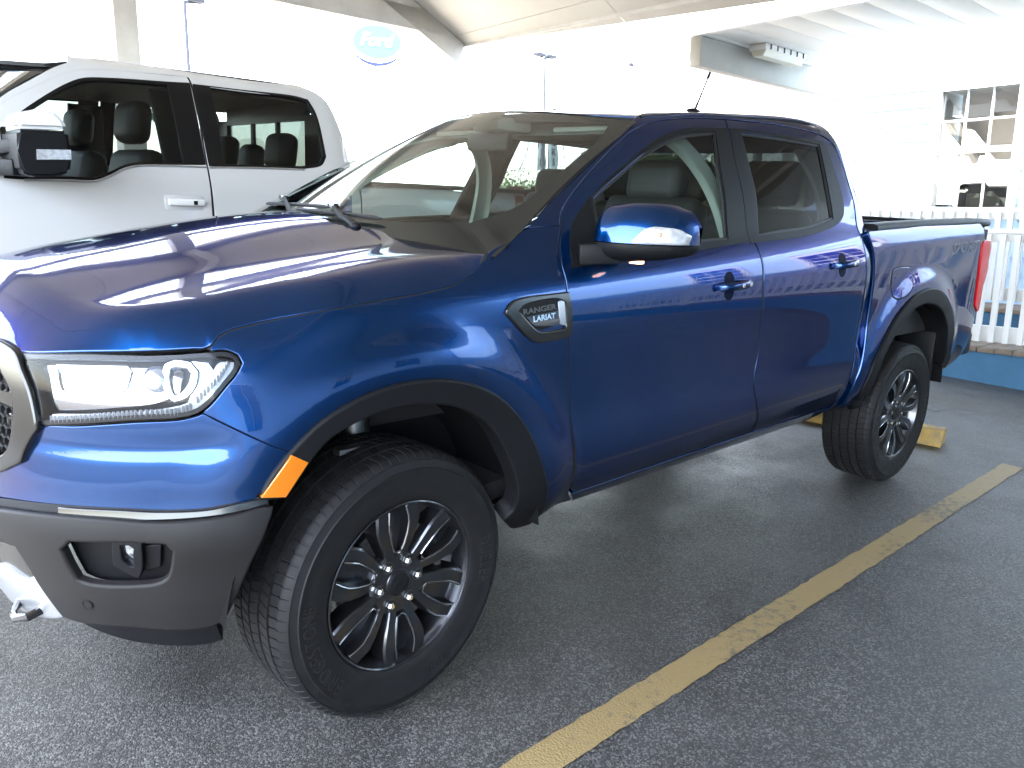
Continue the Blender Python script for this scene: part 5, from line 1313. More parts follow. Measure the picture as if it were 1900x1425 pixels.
# deck and ramp
PLANK = mat('weathered_plank', (.19, .145, .11), .75, noise=.4, nscale=6, bump=.4, bscale=90)
BLUEB = mat('blue_board', (.030, .115, .22), .55, noise=.15, nscale=5)
def deck(name, label, x0, x1, y0, y1, zt, drop, sk=0.):
    d = thing(name, label, 'deck', (x0, y0, 0), plumb=True)
    y = y1; wd = .142; protos = {}
    me = boxme('plank', (x0-.025, -wd/2+.004, zt-.038), (x1, wd/2-.004, zt), .003)
    while y > y0:
        o = link('plank', me, PLANK, d); o.location = Vector(o.location)+Vector((rng.uniform(-.006, .006), y-wd/2, rng.uniform(-.002, .002))); y -= wd
    b = MB(); b.box((x0, y0, zt-.038-drop), (x0+.03, y1, zt-.040)); link('fascia_board', b.me('fascia_board'), BLUEB, d)
    return d
deck('ramp_deck', 'brown plank ramp with a blue fascia in front of the showroom', 6.62, 7.72, -6.0, 2.6, .345, .36)
deck('porch_deck', 'upper brown plank walkway with blue fascia behind the front railing', 7.74, 8.44, -6.0, 3.0, .60, .34)
def railing(name, label, x, y0, y1, zt0, zt1, zb0, zb1, sp, bw, bh, posts=()):
    t = thing(name, label, 'railing', (x, (y0+y1)/2, 0), group=None, plumb=True)
    def zz(y, a, c): k = (y-y0)/(y1-y0); return a+(c-a)*k
    b = MB(); b.bar((x, y0, zt0-.02), (x, y1, zt1-.02), .09, .04, bev=.004); link('top_rail', b.me('top_rail'), TRIM, t)
    b = MB(); b.bar((x, y0, zt0-.075), (x, y1, zt1-.075), .04, .07, bev=.003); link('under_rail', b.me('under_rail'), TRIM, t)
    b = MB(); b.bar((x, y0, zb0+bh/2), (x, y1, zb1+bh/2), .04, bh, bev=.003); link('bottom_rail', b.me('bottom_rail'), TRIM, t)
    y = y0+.05; me = None
    while y < y1:
        zt_, zb_ = zz(y, zt0, zt1)-.11, zz(y, zb0, zb1)+.0
        o = link('baluster', boxme('baluster', (-.020, -bw/2, 0), (.020, bw/2, 1)) if me is None else me, TRIM, t); me = o.data
        o.location = Vector(o.location)+Vector((x-.032, y, zb_+.0)); o.scale = (1, 1, zt_-zb_+.06); y += sp
    for py in posts:
        b = MB(); b.box((x-.045+.02, py-.045, zz(py, zb0, zb1)-.2), (x+.045+.02, py+.045, zz(py, zt0, zt1)+.02), .004); link('post', b.me('post'), TRIM, t)
    return t
railing('railing', 'front white picket railing standing on the blue edged ramp', 6.66, -6.0, 2.5, 1.365, 1.375, .40, .40, .112, .042, .14, posts=(2.45, -1.5, -4.0))
railing('railing', 'rear white picket railing along the upper walkway by the windows', 7.80, -6.0, 2.95, 1.44, 1.615, .68, .68, .108, .046, .12, posts=(2.9, .35, -2.0))

# ================================================================== the white pickup in the next bay
CYB = CY; CY = 3.615
WSD = (-2.4, 3.8, .4, 2.01)
_wt = cubic([.40, .50, .60, .75, .90, 1.05, 1.20, 1.32, 1.40, 1.46, 1.55, 1.66, 1.77, 1.88, 1.935, 1.965, 1.988, 2.003, 2.016], [.07, .035, .015, .004, 0, .002, .012, .020, .026, .042, .076, .115, .157, .203, .230, .255, .285, .325, .40])
def _wplan(u): return .9*np.clip((-u-1.75)/.55, 0, 2)**2.6*.5+.25*np.clip((u-3.35)/.4, 0, 2)**2.5
def WTS(u, z):
    return np.stack([u+0*z, 2.60+_wt(z)+_wplan(u)+.03*np.clip((u-1.33)/.10, 0, 1.2)**2*(z > 1.38)*np.clip((z-1.38)/.2, 0, 1), z+0*u], 1)
def tW(px, off=0.): return trace(px, WTS, WSD, off=off)
wt = thing('pickup_truck', 'white crew cab pickup with big tow mirrors in the far bay', 'pickup truck', (.7, CY, 0))
w_fd = tW([(0, 196), (55, 164), (107, 139), (150, 129), (205, 130), (346, 142), (353, 155), (383, 306), (390, 345), (395, 405)])+[(.56, .75), (.52, .55), (-.50, .55), (-.52, .9), (-.50, 1.40)]
w_rd = tW([(350, 143), (470, 155), (545, 165), (580, 178), (604, 195), (637, 296)])+[(1.36, 1.20), (1.30, 1.0), (1.10, .62), (.95, .55), (.56, .55)]+tW([(399, 405), (393, 345), (386, 306), (356, 155)])
w_ft = tW([(0, 238), (55, 196), (122, 156), (155, 145), (206, 145), (313, 152), (351.5, 154), (381.5, 305.5), (258, 306), (232, 311), (206, 324), (177, 334), (129, 332), (44, 332), (8, 330)])
w_fg = tW([(10, 238), (60, 201), (125, 162), (157, 151), (206, 150), (311, 157), (341, 303), (256, 302), (230, 307), (204, 319), (176, 329), (129, 328), (44, 328), (16, 326)])
w_rt = tW([(357.5, 156), (450, 167), (545, 178), (571, 185), (586, 211), (605, 291), (597, 306), (571, 312), (480, 311), (388, 308)])
w_rg = tW([(389, 161), (450, 168), (545, 182), (568, 189), (582, 213), (600, 290), (593, 302), (569, 308), (480, 307), (417, 305)])
for mir in (False, True):
    for nm, dl, tt, gg in (('front_door', w_fd, w_ft, w_fg), ('rear_door', w_rd, w_rt, w_rg)):
        dr = link(nm, panel_me(nm, dl, WTS, holes=[grow(tt, -.01)], res=.05, inset=.003, mirror=mir), WHITE, wt)
        link('window_trim', panel_me('window_trim', tt, WTS, holes=[gg], off=.001, flange=.02, inset=0, res=.06, mirror=mir), MATS.get('pillar_black') or mat('pillar_black', (.006, .006, .0065), .3, spec=.25), dr)
        link('window_glass', panel_me('window_glass', grow(gg, .006), WTS, off=-.006, flange=0, inset=0, res=.06, mirror=mir), M_GLASS, dr)
        if not mir and nm == 'front_door': WFD = dr
zr_ = 2.000
cab = tW([(0, 183), (55, 150), (104, 124), (125, 117)])
cab = [(-.62, 1.42)]+[(q[0], min(q[1], 1.985)) for q in cab]+[(.0, zr_), (.3, zr_), (.8, zr_), (1.12, zr_-.003), (1.25, 1.985), (1.34, 1.93), (1.41, 1.78), (1.45, 1.58), (1.46, 1.40), (1.46, .55), (1.13, .50), (-.50, .50)]
panel('cab_side', cab, WTS, WHITE, wt, True, holes=[grow(w_fd+[], .004), grow(w_rd, .004)] if False else [], res=.05, off=-.012, flange=.02, inset=0) if False else None
hole = [q for q in w_fd[:6]]+[q for q in w_rd[1:11]]+[(.56, .55)]+[q for q in w_fd[11:]]
panel('cab_side', cab, WTS, WHITE, wt, True, holes=[grow([w_fd[0], w_fd[1], w_fd[2], w_fd[3], w_fd[4], w_fd[5]]+w_rd[:11]+w_fd[11:], .001)], res=.05, flange=.02, inset=0)
panel('front_fender', [(-2.05, 1.30), (-1.2, 1.375), (-.64, 1.40), (-.525, 1.40), (-.53, .9), (-.51, .55), (-.76, .55), (-.80, .75), (-.90, .92), (-1.05, 1.0), (-1.25, 1.02), (-1.45, 1.0), (-1.60, .92), (-1.70, .75), (-1.74, .6), (-2.05, .6)], WTS, WHITE, wt, True, res=.06)
panel('bed_side', [(1.475, 1.43), (2.4, 1.445), (3.62, 1.455), (3.66, 1.3), (3.66, .62), (2.98, .58), (2.93, .75), (2.83, .92), (2.68, 1.0), (2.48, 1.03), (2.28, 1.0), (2.13, .92), (2.03, .75), (1.98, .55), (1.475, .55)], WTS, WHITE, wt, True, res=.06)
def WRS(x, y):
    q = np.abs(y-CY)/.70; return np.stack([x, y, zr_+.045*(1-q**2)-.10*sst(.25, -.25, x)*.6-.045*sst(1.2, 1.45, x)], 1)
panel('roof', [(-.10, 2.91), (.4, 2.91), (1.15, 2.91), (1.36, 3.02), (1.40, 3.3), (1.40, CY), (1.40, 2*CY-3.3), (1.36, 2*CY-3.02), (1.15, 2*CY-2.91), (.4, 2*CY-2.91), (-.10, 2*CY-2.91), (-.22, 2*CY-3.2), (-.26, CY), (-.22, 3.2)], WRS, WHITE, wt, res=.08, flange=.02)
def WWS(s, t):
    k = 1-s*s; bx, tx = -.78-.12*k, -.08-.14*k; by, ty = .86*s, .70*s; bz, tz = 1.40+.02*k, 1.935+.04*k
    return np.stack([bx+(tx-bx)*t, CY+by+(ty-by)*t, bz+(tz-bz)*t+.02*4*t*(1-t)], 1)
wl = [(-1, 0), (0, 0), (1, 0), (1, 1), (0, 1), (-1, 1)]
wsg = link('windscreen', panel_me('windscreen', wl, WWS, flange=0, inset=0, res=.08, smooth_loop=False, sgn=-1), M_GLASS, wt)
link('frit_band', panel_me('frit_band', wl, WWS, holes=[[(-.90, .08), (0, .05), (.90, .08), (.93, .5), (.90, .93), (0, .95), (-.90, .93), (-.93, .5)]], off=-.004, flange=0, inset=0, res=.08, sgn=-1), FRIT, wsg)
def WHD(x, y):
    q = np.abs(y-CY)/1.0; return np.stack([x, y, 1.41+.06*(1-q**4)+.035*(x+.8)*(x < -.8)-.16*np.clip((-1.75-x)/.35, 0, 1)**2+.02*sst(.55, .35, q)], 1)
panel('hood', [(-.75, 2.68), (-.88, 3.1), (-.92, CY), (-.88, 2*CY-3.1), (-.75, 2*CY-2.68), (-1.6, 2*CY-2.66), (-2.03, 2*CY-2.85), (-2.10, CY), (-2.03, 2.85), (-1.6, 2.66)], WHD, WHITE, wt, res=.07)
b = MB(); b.box((-2.16, 2.95, .80), (-2.06, 4.28, 1.24), .03); link('grille', b.me('grille'), CHROME, wt)
b = MB(); b.box((-2.32, 2.68, .45), (-1.98, 4.55, .74), .07, seg=4); link('front_bumper', b.me('front_bumper'), CHROME, wt)
for y0 in (2.68, 4.28):
    b = MB(); b.box((-2.12, y0, .84), (-1.9, y0+.27, 1.20), .03); link('headlight', b.me('headlight'), CLEARP, wt)
b = MB(); b.box((3.58, 2.68, .62), (3.66, 4.55, 1.44), .02); link('tailgate', b.me('tailgate'), WHITE, wt)
b = MB(); b.box((3.62, 2.64, .48), (3.86, 4.59, .66), .03); link('rear_bumper', b.me('rear_bumper'), CHROME, wt)
b = MB(); b.box((1.50, 2.68, .75), (3.58, 4.55, .80)); b.box((1.48, 2.68, .6), (1.52, 4.55, 1.42)); link('bed_floor', b.me('bed_floor'), BEDL, wt)
for y0 in (2.618, 4.552):
    b = MB(); b.box((1.48, y0, 1.445), (3.64, y0+.06, 1.475), .012); link('bed_rail_cap', b.me('bed_rail_cap'), BLACKP, wt)
b = MB(); b.box((1.33, 2.78, .8), (1.37, 4.45, 1.46)); b.box((1.33, 2.90, 1.46), (1.37, 3.05, 1.85)); b.box((1.33, 4.18, 1.46), (1.37, 4.33, 1.85)); b.box((1.33, 3.05, 1.82), (1.37, 4.18, 1.975)); link('cab_back', b.me('cab_back', smooth=False), MATS['pillar_black'], wt)
b = MB(); b.box((1.335, 3.42, 1.46), (1.36, 3.45, 1.82)); b.box((1.335, 3.78, 1.46), (1.36, 3.81, 1.82)); link('rear_window_frame', b.me('rear_window_frame'), SEAL, wt)['kind'] = 'stuff'
b = MB(); b.box((1.345, 3.05, 1.46), (1.349, 4.18, 1.82)); link('rear_window', b.me('rear_window'), M_GLASS, wt)
b = MB(); b.box((-.5, 2.72, .5), (1.4, 4.5, .6)); b.box((-2.0, 2.85, .4), (-.5, 4.4, 1.2)); b.box((-1.9, 3.1, .42), (3.5, 4.1, .55)); link('chassis', b.me('chassis'), DARK, wt)
for mir in (False, True):
    link('door_lining', panel_me('door_lining', [(-.5, .7), (1.38, .7), (1.38, 1.42), (.1, 1.42), (-.2, 1.34), (-.5, 1.34)], WTS, off=-.08, flange=.02, inset=0, res=.12, mirror=mir), DASH, wt)
    link('pillar_lining', panel_me('pillar_lining', [(.38, 1.3), (.62, 1.3), (.56, 1.90), (.36, 1.90)], WTS, off=-.05, flange=.03, inset=0, res=.1, mirror=mir), DASH, wt)
b = MB(); b.box((-.62, 2.72, 1.15), (-.15, 4.5, 1.42), .06); link('dashboard', b.me('dashboard'), DASH, wt)
def LINW(x, y): P = WRS(x, y); P[:, 2] -= .06; return P
panel('headliner', [(-.1, 2.95), (1.36, 2.95), (1.36, 4.28), (-.1, 4.28)], LINW, mat('dark_headliner', (.10, .10, .095), .9), wt, res=.2, flange=0, inset=0, smooth_loop=False)
def wseat(x, y, w, rear_=False):
    b = MB(); rot = Matrix.Rotation(R(14), 3, 'Y')
    b.box((x-.5, y-w/2, .95), (x+.02, y+w/2, 1.10), .05); b.box((x-.05, y-w/2, 1.05), (x+.10, y+w/2, 1.60 if not rear_ else 1.56), .06, rot=rot, about=(x, y, 1.05), seg=3)
    o = link('seat', b.me('seat', sharp=60), LEATHER, wt)
    for ty in ([y] if w < .8 else [y-.42, y, y+.42]):
        b = MB(); hw = .14 if not rear_ else (.13 if ty != y else .10); zt = 1.83 if not rear_ else (1.74 if ty != y else 1.68)
        b.box((x+.06, ty-hw, zt-.22), (x+.19, ty+hw, zt), .055, rot=Matrix.Rotation(R(8), 3, 'Y'), seg=4); link('headrest', b.me('headrest', sharp=70), LEATHER, o)
wseat(.22, 3.10, .56); wseat(.22, 4.12, .56); wseat(1.12, CY, 1.5, True)
# door handle, tow mirror, chrome belt line, badge
q = on(WTS, tW([(342, 377)]), 0)[0]
b = MB(); b.box((q[0]-.10, q[1]-.006, q[2]-.038), (q[0]+.10, q[1]+.012, q[2]+.042), .012); link('handle_cup', b.me('handle_cup'), mat('handle_plate', (.55, .55, .56), .3, coat=.5), WFD)
b = MB(); b.box((q[0]-.09, q[1]-.036, q[2]-.012), (q[0]+.095, q[1]-.014, q[2]+.022), .009, seg=3); hd = link('handle', b.me('handle'), mat('handle_white', (.82, .82, .82), .2, coat=1), WFD)
b = MB(); b.box((q[0]+.035, q[1]-.038, q[2]-.006), (q[0]+.055, q[1]-.034, q[2]+.014)); link('touch_pad', b.me('touch_pad'), GLOSSB, WFD)
belt = tW([(44, 334), (129, 335), (177, 336), (206, 326), (232, 313), (258, 308), (383, 310)])
link('belt_moulding', strip_me('belt_moulding', on(WTS, spline(belt, False), .001), normals(WTS, *spline(belt, False).T), .010, .006), SATIN, WFD)
belt2 = tW([(388, 311), (480, 312), (565, 315)])
link('belt_moulding', strip_me('belt_moulding', on(WTS, spline(belt2, False), .001), normals(WTS, *spline(belt2, False).T), .010, .006), SATIN, wt)
def at_y(px, py, Y):
    d = _f+((px-950)*_r-(py-712.5)*_u)/CAM_F; t = (Y-CAM_LOC[1])/d[1]; return Vector(CAM_LOC+d*t)
for mir in (0, 1):
    Y = 2.31
    def pts(L_): return [(at_y(px, py, Y).x, at_y(px, py, Y).z) for px, py in L_]
    bo = pts([(32, 240), (127, 243), (134, 296), (131, 320), (104, 329), (60, 329), (39, 318), (33, 280)]); co = pts([(31, 238), (34, 215), (54, 203), (99, 203), (117, 219), (127, 241)])
    y0, y1 = Y-.0, Y+.30
    fl = (lambda y: y) if not mir else (lambda y: 2*CY-y)
    b = MB(); f = b.prism([(x, z) for x, z in bo], 1, fl(y0), fl(y1)); bmesh.ops.bevel(b.bm, geom=b.bm.edges[:], offset=.014, segments=3, affect='EDGES'); mb_ = link('mirror_housing', b.me('mirror_housing', sharp=50), BLACKP, wt)
    b = MB(); f = b.prism([(x, z) for x, z in co], 1, fl(y0+.002), fl(y1)); bmesh.ops.bevel(b.bm, geom=b.bm.edges[:], offset=.016, segments=3, affect='EDGES'); link('mirror_cap', b.me('mirror_cap', sharp=50), MATS['handle_white'], wt)  # cap whiter than the body paint: reflected sky put into its colour
    b = MB(); s0 = pts([(67, 277), (131, 278), (132, 296), (68, 296)]); b.prism(s0, 1, fl(y0-.006), fl(y0+.02)); link('turn_signal', b.me('turn_signal'), MATS['clear_signal'], wt)
    a_ = at_y(15, 268, Y+.1); c_ = at_y(12, 310, Y+.1)
    b = MB(); b.bar((a_.x+.06, fl(Y+.12), a_.z), (a_.x-.02, fl(2.68), a_.z-.02), .07, .06, bev=.012); b.bar((c_.x+.06, fl(Y+.12), c_.z), (c_.x-.02, fl(2.66), c_.z), .08, .07, bev=.012); link('mirror_arm', b.me('mirror_arm'), BLACKP, wt)
o_ = np.array(tW([(952, 374), (1012, 374)])); du = o_[1]-o_[0]; L_ = np.linalg.norm(du); du /= L_
V_, _ = text_geo('FX4', 1, 0); decal('off_road_decal', 'FX4', WTS, o_.mean(0)+du*.02, du, np.array([-du[1], du[0]]), mat('decal_red', (.35, .02, .02), .4), wt, L_/np.ptp(V_[:, 0])*1.15, off=.0015, bold=.012)
for x in (-1.25, 2.48):
    for sgn_ in (-1, 1):
        e = bpy.data.objects.new('wheel', None); C.objects.link(e); e.parent = wt; e.location = (x-.7, (-.985 if sgn_ < 0 else .985), .40); e.rotation_euler = (0, 0, math.pi if sgn_ > 0 else 0); e.scale = (1.04, 1.05, 1.04)
        for n_, me_, m_ in (('tyre', TY, RUBBER), ('rim', RI, RIM), ('hub_cap', CAPM, BLACKP)):
            o = link(n_, me_, m_); o.parent = e
CY = CYB

# ================================================================== beyond the canopy: poles, signs, flags, trees, parked cars
POLE = mat('pole_steel', (.025, .028, .040), .5, metal=.4)
def gb(v): return GB @ Vector(v)
def zground(x, y):                             # plumb height of the lot at a plumb x, y
    p_ = gb((x, y, 0)); return (gz(p_.y)-p_.z)
def light_pole(x, y, zt, label, double=True):
    t = thing('lamp_post', label, 'lamp post', (x, y, zground(x, y)), plumb=True)
    b = MB(); b.tube([(x, y, zground(x, y)), (x, y, zt)], [.07, .05], 10); link('pole', b.me('pole'), POLE, t)
    for s in ((-1, 1) if double else (1,)):
        b = MB(); b.bar((x, y, zt-.05), (x+s*.5, y, zt+.02), .05, .05); b.box((x+s*.35-.25, y-.16, zt+.0), (x+s*.35+.25, y+.16, zt+.13), .03); link('lamp_head', b.me('lamp_head'), POLE, t)
light_pole(9.27, 25, 8.06, 'tall thin lamp post rising behind the white pickup next to the canopy post', False)
light_pole(24.9, 25, 8.55, 'slim lamp post with twin heads beyond the roof of the blue pickup')
light_pole(41.5, 30, 7.6, 'distant lamp post just left of the showroom corner', False)
# oval sign
t = thing('oval_sign', 'blue oval dealer sign with white script hanging in the sky under the canopy tie beam', 'sign', (26.1, 40, zground(26, 40)), plumb=True)
sx, sy, sz = 26.05, 40.0, 11.55
fa = Matrix.Rotation(R(-25), 3, 'Z')
def oval(a, c, y0, y1, n=48):
    V = []
    for y in (y0, y1): V += [tuple(fa@Vector((a*math.cos(2*math.pi*k/n), y, c*math.sin(2*math.pi*k/n)))+Vector((sx, sy, sz))) for k in range(n)]
    return V, [tuple(range(n))[::-1], tuple(range(n, 2*n))]+[(k, (k+1) % n, n+(k+1) % n, n+k) for k in range(n)]
V, F = oval(1.48, 1.0, -.10, .10); link('sign_rim', mesh('sign_rim', V, F[::1]), TRIM, t)
V, F = oval(1.38, .90, -.14, .14); link('sign_face', mesh('sign_face', V, F), mat('sign_blue', (.035, .13, .30), .5), t)
g, f = text_geo('Ford', .95, .01, .03); V = [tuple(fa@Vector((x+y*.28, -.16-z, y+.06))+Vector((sx, sy, sz))) for x, y, z in g]; link('sign_script', mesh('sign_script', V, f), TRIM, t)
V = []; n = 20
for k in range(n+1):
    a = R(220+100*k/n); V += [(1.55*math.cos(a), 1.12*math.sin(a)), (1.55*math.cos(a), 1.30*math.sin(a))]
V3 = [tuple(fa@Vector((x, -.02, z))+Vector((sx, sy, sz))) for x, z in V]+[tuple(fa@Vector((x, .04, z))+Vector((sx, sy, sz))) for x, z in V]; m_ = len(V)
F = [(2*k, 2*k+1, 2*k+3, 2*k+2) for k in range(n)]+[(m_+2*k, m_+2*k+2, m_+2*k+3, m_+2*k+1) for k in range(n)]
link('sign_skirt', mesh('sign_skirt', V3, F), mat('sign_dark_blue', (.006, .010, .09), .5), t)
b = MB(); b.tube([(sx, sy+.25, zground(sx, sy)), (sx, sy+.25, sz-.6)], .11, 12); link('pole', b.me('pole'), TRIM, t)
# feather flags with stacked letters, seen through the cabin of the blue pickup
FLAG = mat('flag_cloth', (.20, .25, .28), .8); FLET = mat('flag_letter', (.003, .005, .012), .9, spec=.1)
def at_plane(px, py, y):                       # plumb point on a vertical plane at distance y along the lot
    o = GB.transposed() @ Vector(CAM_LOC); d = GB.transposed() @ Vector(_f+((px-950)*_r-(py-712.5)*_u)/CAM_F); return o+d*((y-o.y)/d.y)
def flag(px0, px1, py_top, py_bot, y, word, label, lean=.0):
    a = at_plane(px0, py_bot, y); c = at_plane(px1, py_bot, y); h = at_plane(px0, py_top, y).z-a.z
    wd = (c-a).length; d = (c-a).normalized(); base = Vector((a.x-.03, a.y, zground(a.x, a.y)))
    t = thing('feather_flag', label, 'flag', tuple(base), group='feather flags along the lot', plumb=True)
    n = 24; V = []; F = []
    for i in range(n+1):
        k = i/n; bw = 1+.06*math.sin(k*9); z = a.z+h*k; ww = wd*bw*(1 if k < .86 else max(.15, 1-((k-.86)/.14)**2))
        for j in range(4): V.append(tuple(a+d*(ww*j/3)+Vector((0, .03*math.sin(k*12+j), z-a.z))))
    for i in range(n):
        for j in range(3): q = i*4+j; F.append((q, q+1, q+5, q+4))
    o = link('cloth', mesh('cloth', V, F, True), FLAG, t); mo = o.modifiers.new('thick', 'SOLIDIFY'); mo.thickness = .006
    b = MB(); b.tube([base, base+Vector((0, 0, a.z-base.z+h*1.03))], .025, 8); link('pole', b.me('pole'), POLE, t)
    V = []; F = []; step = h*.9/len(word)
    for i, ch in enumerate(word):
        g, f = text_geo(ch, step*1.02, .004, step*.02); b0 = len(V); cen = a+d*(wd*.5)+Vector((0, -.06, h*.96-step*(i+.6)))
        V += [tuple(cen+d*x+Vector((0, -.02-z_, y_))) for x, y_, z_ in g]; F += [tuple(b0+i_ for i_ in q) for q in f]
    link('flag_lettering', mesh('flag_lettering', V, F), FLET, t)
flag(998, 1012, 228, 316, 38, 'USED', 'pale feather flag lettered USED seen through the cabin of the blue pickup')
flag(1017, 1034, 192, 316, 38.5, 'TRUCKS', 'pale feather flag lettered TRUCKS beside the one lettered USED')
flag(1394, 1411, 232, 352, 36, 'SALE', 'pale feather flag seen through the rear door window of the blue pickup')
# bunting
PEN = [mat('pennant_%s' % n_, c_, .7) for n_, c_ in (('red', (.09, .01, .01)), ('blue', (.01, .025, .09)), ('white', (.2, .2, .2)), ('green', (.01, .06, .025)))]
def bunting(p0, p1, y0, y1, label, n=26):
    a = at_plane(*p0, y0); c = at_plane(*p1, y1); t = thing('bunting', label, 'bunting', tuple(a), plumb=True)
    def P(k): return a.lerp(c, k)-Vector((0, 0, .35*4*k*(1-k)))
    b = MB(); b.tube([P(k/20) for k in range(21)], .012, 5); link('string', b.me('string'), POLE, t)
    for i in range(n):
        q = P((i+.5)/n); d = (P((i+.6)/n)-P((i+.4)/n)).normalized(); sw = Vector((0, rng.uniform(-.08, .08), -.32)); w_ = .12
        V = [tuple(q-d*w_), tuple(q+d*w_), tuple(q+sw)]; V += [tuple(Vector(v)+Vector((0, .004, 0))) for v in V]
        link('pennant', mesh('pennant', V, [(0, 2, 1), (3, 4, 5), (0, 1, 4, 3), (1, 2, 5, 4), (2, 0, 3, 5)]), PEN[i % 4], t)
bunting((962, 316), (990, 224), 26, 30, 'string of small pennants slanting behind the left feather flag')
bunting((1040, 200), (1052, 318), 30, 26, 'string of small pennants falling to the right of the lettered flags')
bunting((245, 185), (325, 200), 30, 30, 'string of small pennants seen through the front windows of the white pickup')
# trees
LEAF = []
for i, c_ in enumerate(((.040, .080, .018), (.065, .115, .024), (.026, .052, .014))):
    m, N, L, out = newmat('leaf_%d' % i); p = N.new('ShaderNodeBsdfPrincipled'); p.inputs['Base Color'].default_value = (*c_, 1); p.inputs['Roughness'].default_value = .55
    tr = N.new('ShaderNodeBsdfTranslucent'); tr.inputs[0].default_value = (c_[0]*1.6, c_[1]*1.7, c_[2], 1); mx = N.new('ShaderNodeMixShader'); mx.inputs[0].default_value = .35; L.new(p.outputs[0], mx.inputs[1]); L.new(tr.outputs[0], mx.inputs[2]); L.new(mx.outputs[0], out.inputs[0]); LEAF.append(m)
BARK = mat('bark', (.11, .085, .06), .9, noise=.4, nscale=12, bump=.6, bscale=30)
def tree(px, y, h, w, label, seed, dens=2600):
    r_ = random.Random(seed); a = at_plane(px, 400, y); x = a.x; z0 = zground(x, y)
    t = thing('tree', label, 'tree', (x, y, z0), group='trees beyond the lot', plumb=True)
    b = MB(); top = Vector((x+r_.uniform(-.3, .3), y, z0+h*.62)); b.tube([(x, y, z0-.1), (x+.05, y, z0+h*.3), top], [h*.035, h*.026, h*.010], 8)
    cl = []
    for k in range(9):
        an = r_.uniform(0, 6.28); rr = w*.5*r_.uniform(.25, .85); c = Vector((x+rr*math.cos(an), y+rr*math.sin(an), z0+h*r_.uniform(.45, .88))); cl.append((c, w*r_.uniform(.20, .32)))
        b.tube([Vector((x, y, z0+h*r_.uniform(.25, .45))), c], [h*.014, h*.004], 6)
    cl.append((Vector((x, y, z0+h*.80)), w*.30))
    link('trunk', b.me('trunk'), BARK, t)
    V = []; F = []; mi = []
    for k in range(dens):
        c, rad = r_.choice(cl); d = Vector((r_.gauss(0, 1), r_.gauss(0, 1), r_.gauss(0, .8))).normalized()*rad*r_.random()**.4*1.05; q = c+d; s = r_.uniform(.10, .22)*(h/6)
        n = Vector((r_.gauss(0, 1), r_.gauss(0, 1), r_.gauss(0, 1))).normalized(); u_ = n.orthogonal().normalized(); v_ = n.cross(u_); i0 = len(V)
        V += [tuple(q+u_*s), tuple(q+v_*s*.5), tuple(q-u_*s), tuple(q-v_*s*.5)]; F.append((i0, i0+1, i0+2, i0+3)); mi.append(r_.choice((0, 0, 1, 2)))
    me = mesh('crown', V, F)
    for m in LEAF: me.materials.append(m)
    me.polygons.foreach_set('material_index', mi); link('crown', me, None, t)
tree(968, 62, 6.0, 7, 'low round tree left of the lettered flags', 1); tree(1046, 66, 6.4, 8, 'round tree right of the lettered flags', 2)
tree(925, 70, 5.0, 8, 'low distant tree farthest left behind the lettered flags', 3); tree(1085, 64, 6, 8, 'tree behind the driver seat headrest', 4)
tree(1215, 40, 8.5, 9, 'tall bright tree filling the driver window of the blue pickup', 5, 3600); tree(1300, 48, 7.5, 7, 'leafy tree beside the far door pillar of the blue pickup', 6)
tree(1425, 46, 7.0, 8, 'dark tree left of the rear seat headrest', 7); tree(1500, 42, 7.5, 7, 'dark tree right of the rear seat headrest', 8); tree(760, 75, 4.5, 9, 'very distant low tree behind the windscreen', 9)
# a few cars far across the lot, seen only as slivers through the glass
def car(px, y, rot, col, label, lift=0.):
    a = at_plane(px, 400, y); x = a.x; z0 = zground(x, y)
    t = thing('parked_car', label, 'car', (x, y, z0), group='cars parked across the lot', plumb=True)
    Mx = Matrix.Translation((x, y, z0)) @ Matrix.Rotation(rot, 4, 'Z')
    def fin(b, nm, m):
        me = b.me(nm); me.transform(Mx); return link(nm, me, m, t)
    b = MB(); b.prism([(-2.2, .35), (-2.25, .62), (-2.0, .82), (-1.1, .93), (1.3, .97), (2.1, .92), (2.25, .6), (2.2, .35)], 1, -.88, .88); bmesh.ops.bevel(b.bm, geom=b.bm.edges[:], offset=.05, segments=2, affect='EDGES'); fin(b, 'body', col)
    b = MB(); b.prism([(-1.0, .95), (-.35, 1.42), (.85, 1.45), (1.55, .97)], 1, -.74, .74); bmesh.ops.bevel(b.bm, geom=b.bm.edges[:], offset=.05, segments=2, affect='EDGES'); fin(b, 'cabin', GLOSSB)
    b = MB(); b.prism([(-.40, 1.40), (-.30, 1.46), (.82, 1.49), (.92, 1.43)], 1, -.72, .72); fin(b, 'roof', col)
    for wx in (-1.35, 1.35):
        for wy in (-.80, .80):
            b = MB(); b.tube([(wx, wy-.1, .33), (wx, wy+.1, .33)], .33, 16); fin(b, 'wheel', RUBBER)
CARS = [mat('car_%s' % n_, c_, .3, coat=1) for n_, c_ in (('silver', (.5, .5, .52)), ('white', (.75, .75, .75)), ('red', (.4, .02, .02)), ('dark', (.03, .03, .035)))]
car(985, 48, .3, CARS[1], 'white car parked under the low trees left of the flags'); car(1062, 52, .2, CARS[0], 'silver car parked beyond the flags'); car(1290, 34, -.4, CARS[1], 'white car across the lot behind the driver headrest'); car(1400, 32, .5, CARS[0], 'silver car across the lot beside the rear window flag'); car(1480, 30, .1, CARS[3], 'dark car across the lot behind the rear headrest')
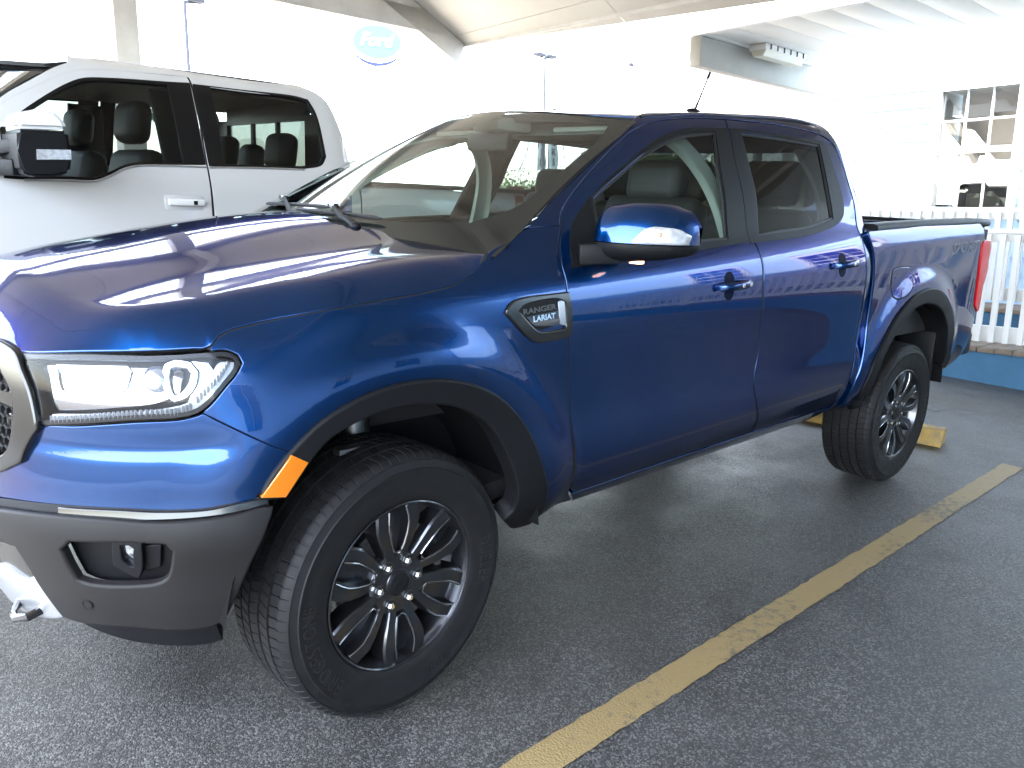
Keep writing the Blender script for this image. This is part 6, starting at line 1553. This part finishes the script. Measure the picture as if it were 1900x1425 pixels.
# red and silver cars out in the sun on the camera side, mirrored in the flanks
for i, (x, y, rt, m_, lb) in enumerate(((9.5, -13, .4, CARS[2], 'red car standing in the sunny lot across from the pickup'), (4.5, -14.5, .2, CARS[0], 'silver car standing in the sunny lot across from the pickup'), (-1.0, -15, .3, CARS[3], 'dark car standing in the sunny lot across from the pickup'))):
    t_ = (x, y)
    z0 = zground(x, y); t = thing('parked_car', lb, 'car', (x, y, z0), group='cars parked across the lot', plumb=True)
    Mx = Matrix.Translation((x, y, z0)) @ Matrix.Rotation(rt, 4, 'Z')
    for nm, poly, hw, mm in (('body', [(-2.2, .35), (-2.25, .62), (-2.0, .82), (-1.1, .93), (1.3, .97), (2.1, .92), (2.25, .6), (2.2, .35)], .88, m_), ('cabin', [(-1.0, .95), (-.35, 1.42), (.85, 1.45), (1.55, .97)], .74, GLOSSB), ('roof', [(-.40, 1.40), (-.30, 1.46), (.82, 1.49), (.92, 1.43)], .72, m_)):
        b = MB(); b.prism(poly, 1, -hw, hw); bmesh.ops.bevel(b.bm, geom=b.bm.edges[:], offset=.03, segments=2, affect='EDGES'); me = b.me(nm); me.transform(Mx); link(nm, me, mm, t)
    for wx in (-1.35, 1.35):
        for wy in (-.80, .80):
            b = MB(); b.tube([(wx, wy-.1, .33), (wx, wy+.1, .33)], .33, 16); me = b.me('wheel'); me.transform(Mx); link('wheel', me, RUBBER, t)
# twin floodlights on a white post
fx = at_plane(1192, 122, 16)
t = thing('floodlight', 'pair of small dark floodlights on a white post beyond the truck roof', 'floodlight', (fx.x, 16.1, zground(fx.x, 16.1)), plumb=True)
b = MB(); b.tube([(fx.x, 16.1, zground(fx.x, 16.1)), (fx.x, 16.1, fx.z-.05)], .05, 10); b.bar((fx.x-.25, 16.1, fx.z-.06), (fx.x+.25, 16.1, fx.z-.06), .05, .05); link('post', b.me('post'), SIDE2, t)
for px_, py_ in ((1171, 120), (1214, 126)):
    q = at_plane(px_, py_, 16)
    b = MB(); b.box(q+Vector((-.09, -.07, -.05)), q+Vector((.09, .07, .05)), .03, rot=Matrix.Rotation(R(20), 3, 'Y')); link('lamp_head', b.me('lamp_head'), POLE, t)
# the office wing on the camera side: shaded clapboards under the canopy end, mirrored in the flank of the pickup
wing = thing('office_wing', 'long pale clapboard office wing facing the bays from the camera side', 'building', (2, -9, 0), plumb=True)
zw = -.6
while zw < 3.6:
    V = [(-4.5, -9+.03, zw), (8.4, -9+.03, zw), (8.4, -9+.012, zw+.20), (-4.5, -9+.012, zw+.20), (-4.5, -9, zw), (8.4, -9, zw), (8.4, -9, zw+.2), (-4.5, -9, zw+.2)]
    link('siding_board', mesh('siding_board', V, [(0, 1, 2, 3), (0, 4, 5, 1), (3, 2, 6, 7), (0, 3, 7, 4), (1, 5, 6, 2)]), SIDE, wing); zw += .18
b = MB(); b.box((-4.6, -13, -.8), (8.5, -9.01, 4.6)); link('wall', b.me('wall'), SIDE, wing)
for x in (-2.8, 1.6, 5.6):
    b = MB(); b.box((x-.75, -8.99, .5), (x+.75, -8.94, 2.2), .01); wf = link('window', b.me('window'), TRIM, wing)
    b = MB(); b.box((x-.66, -8.95, .58), (x-.02, -8.93, 2.12)); b.box((x+.02, -8.95, .58), (x+.66, -8.93, 2.12)); link('pane', b.me('pane'), GLOSSB, wf)
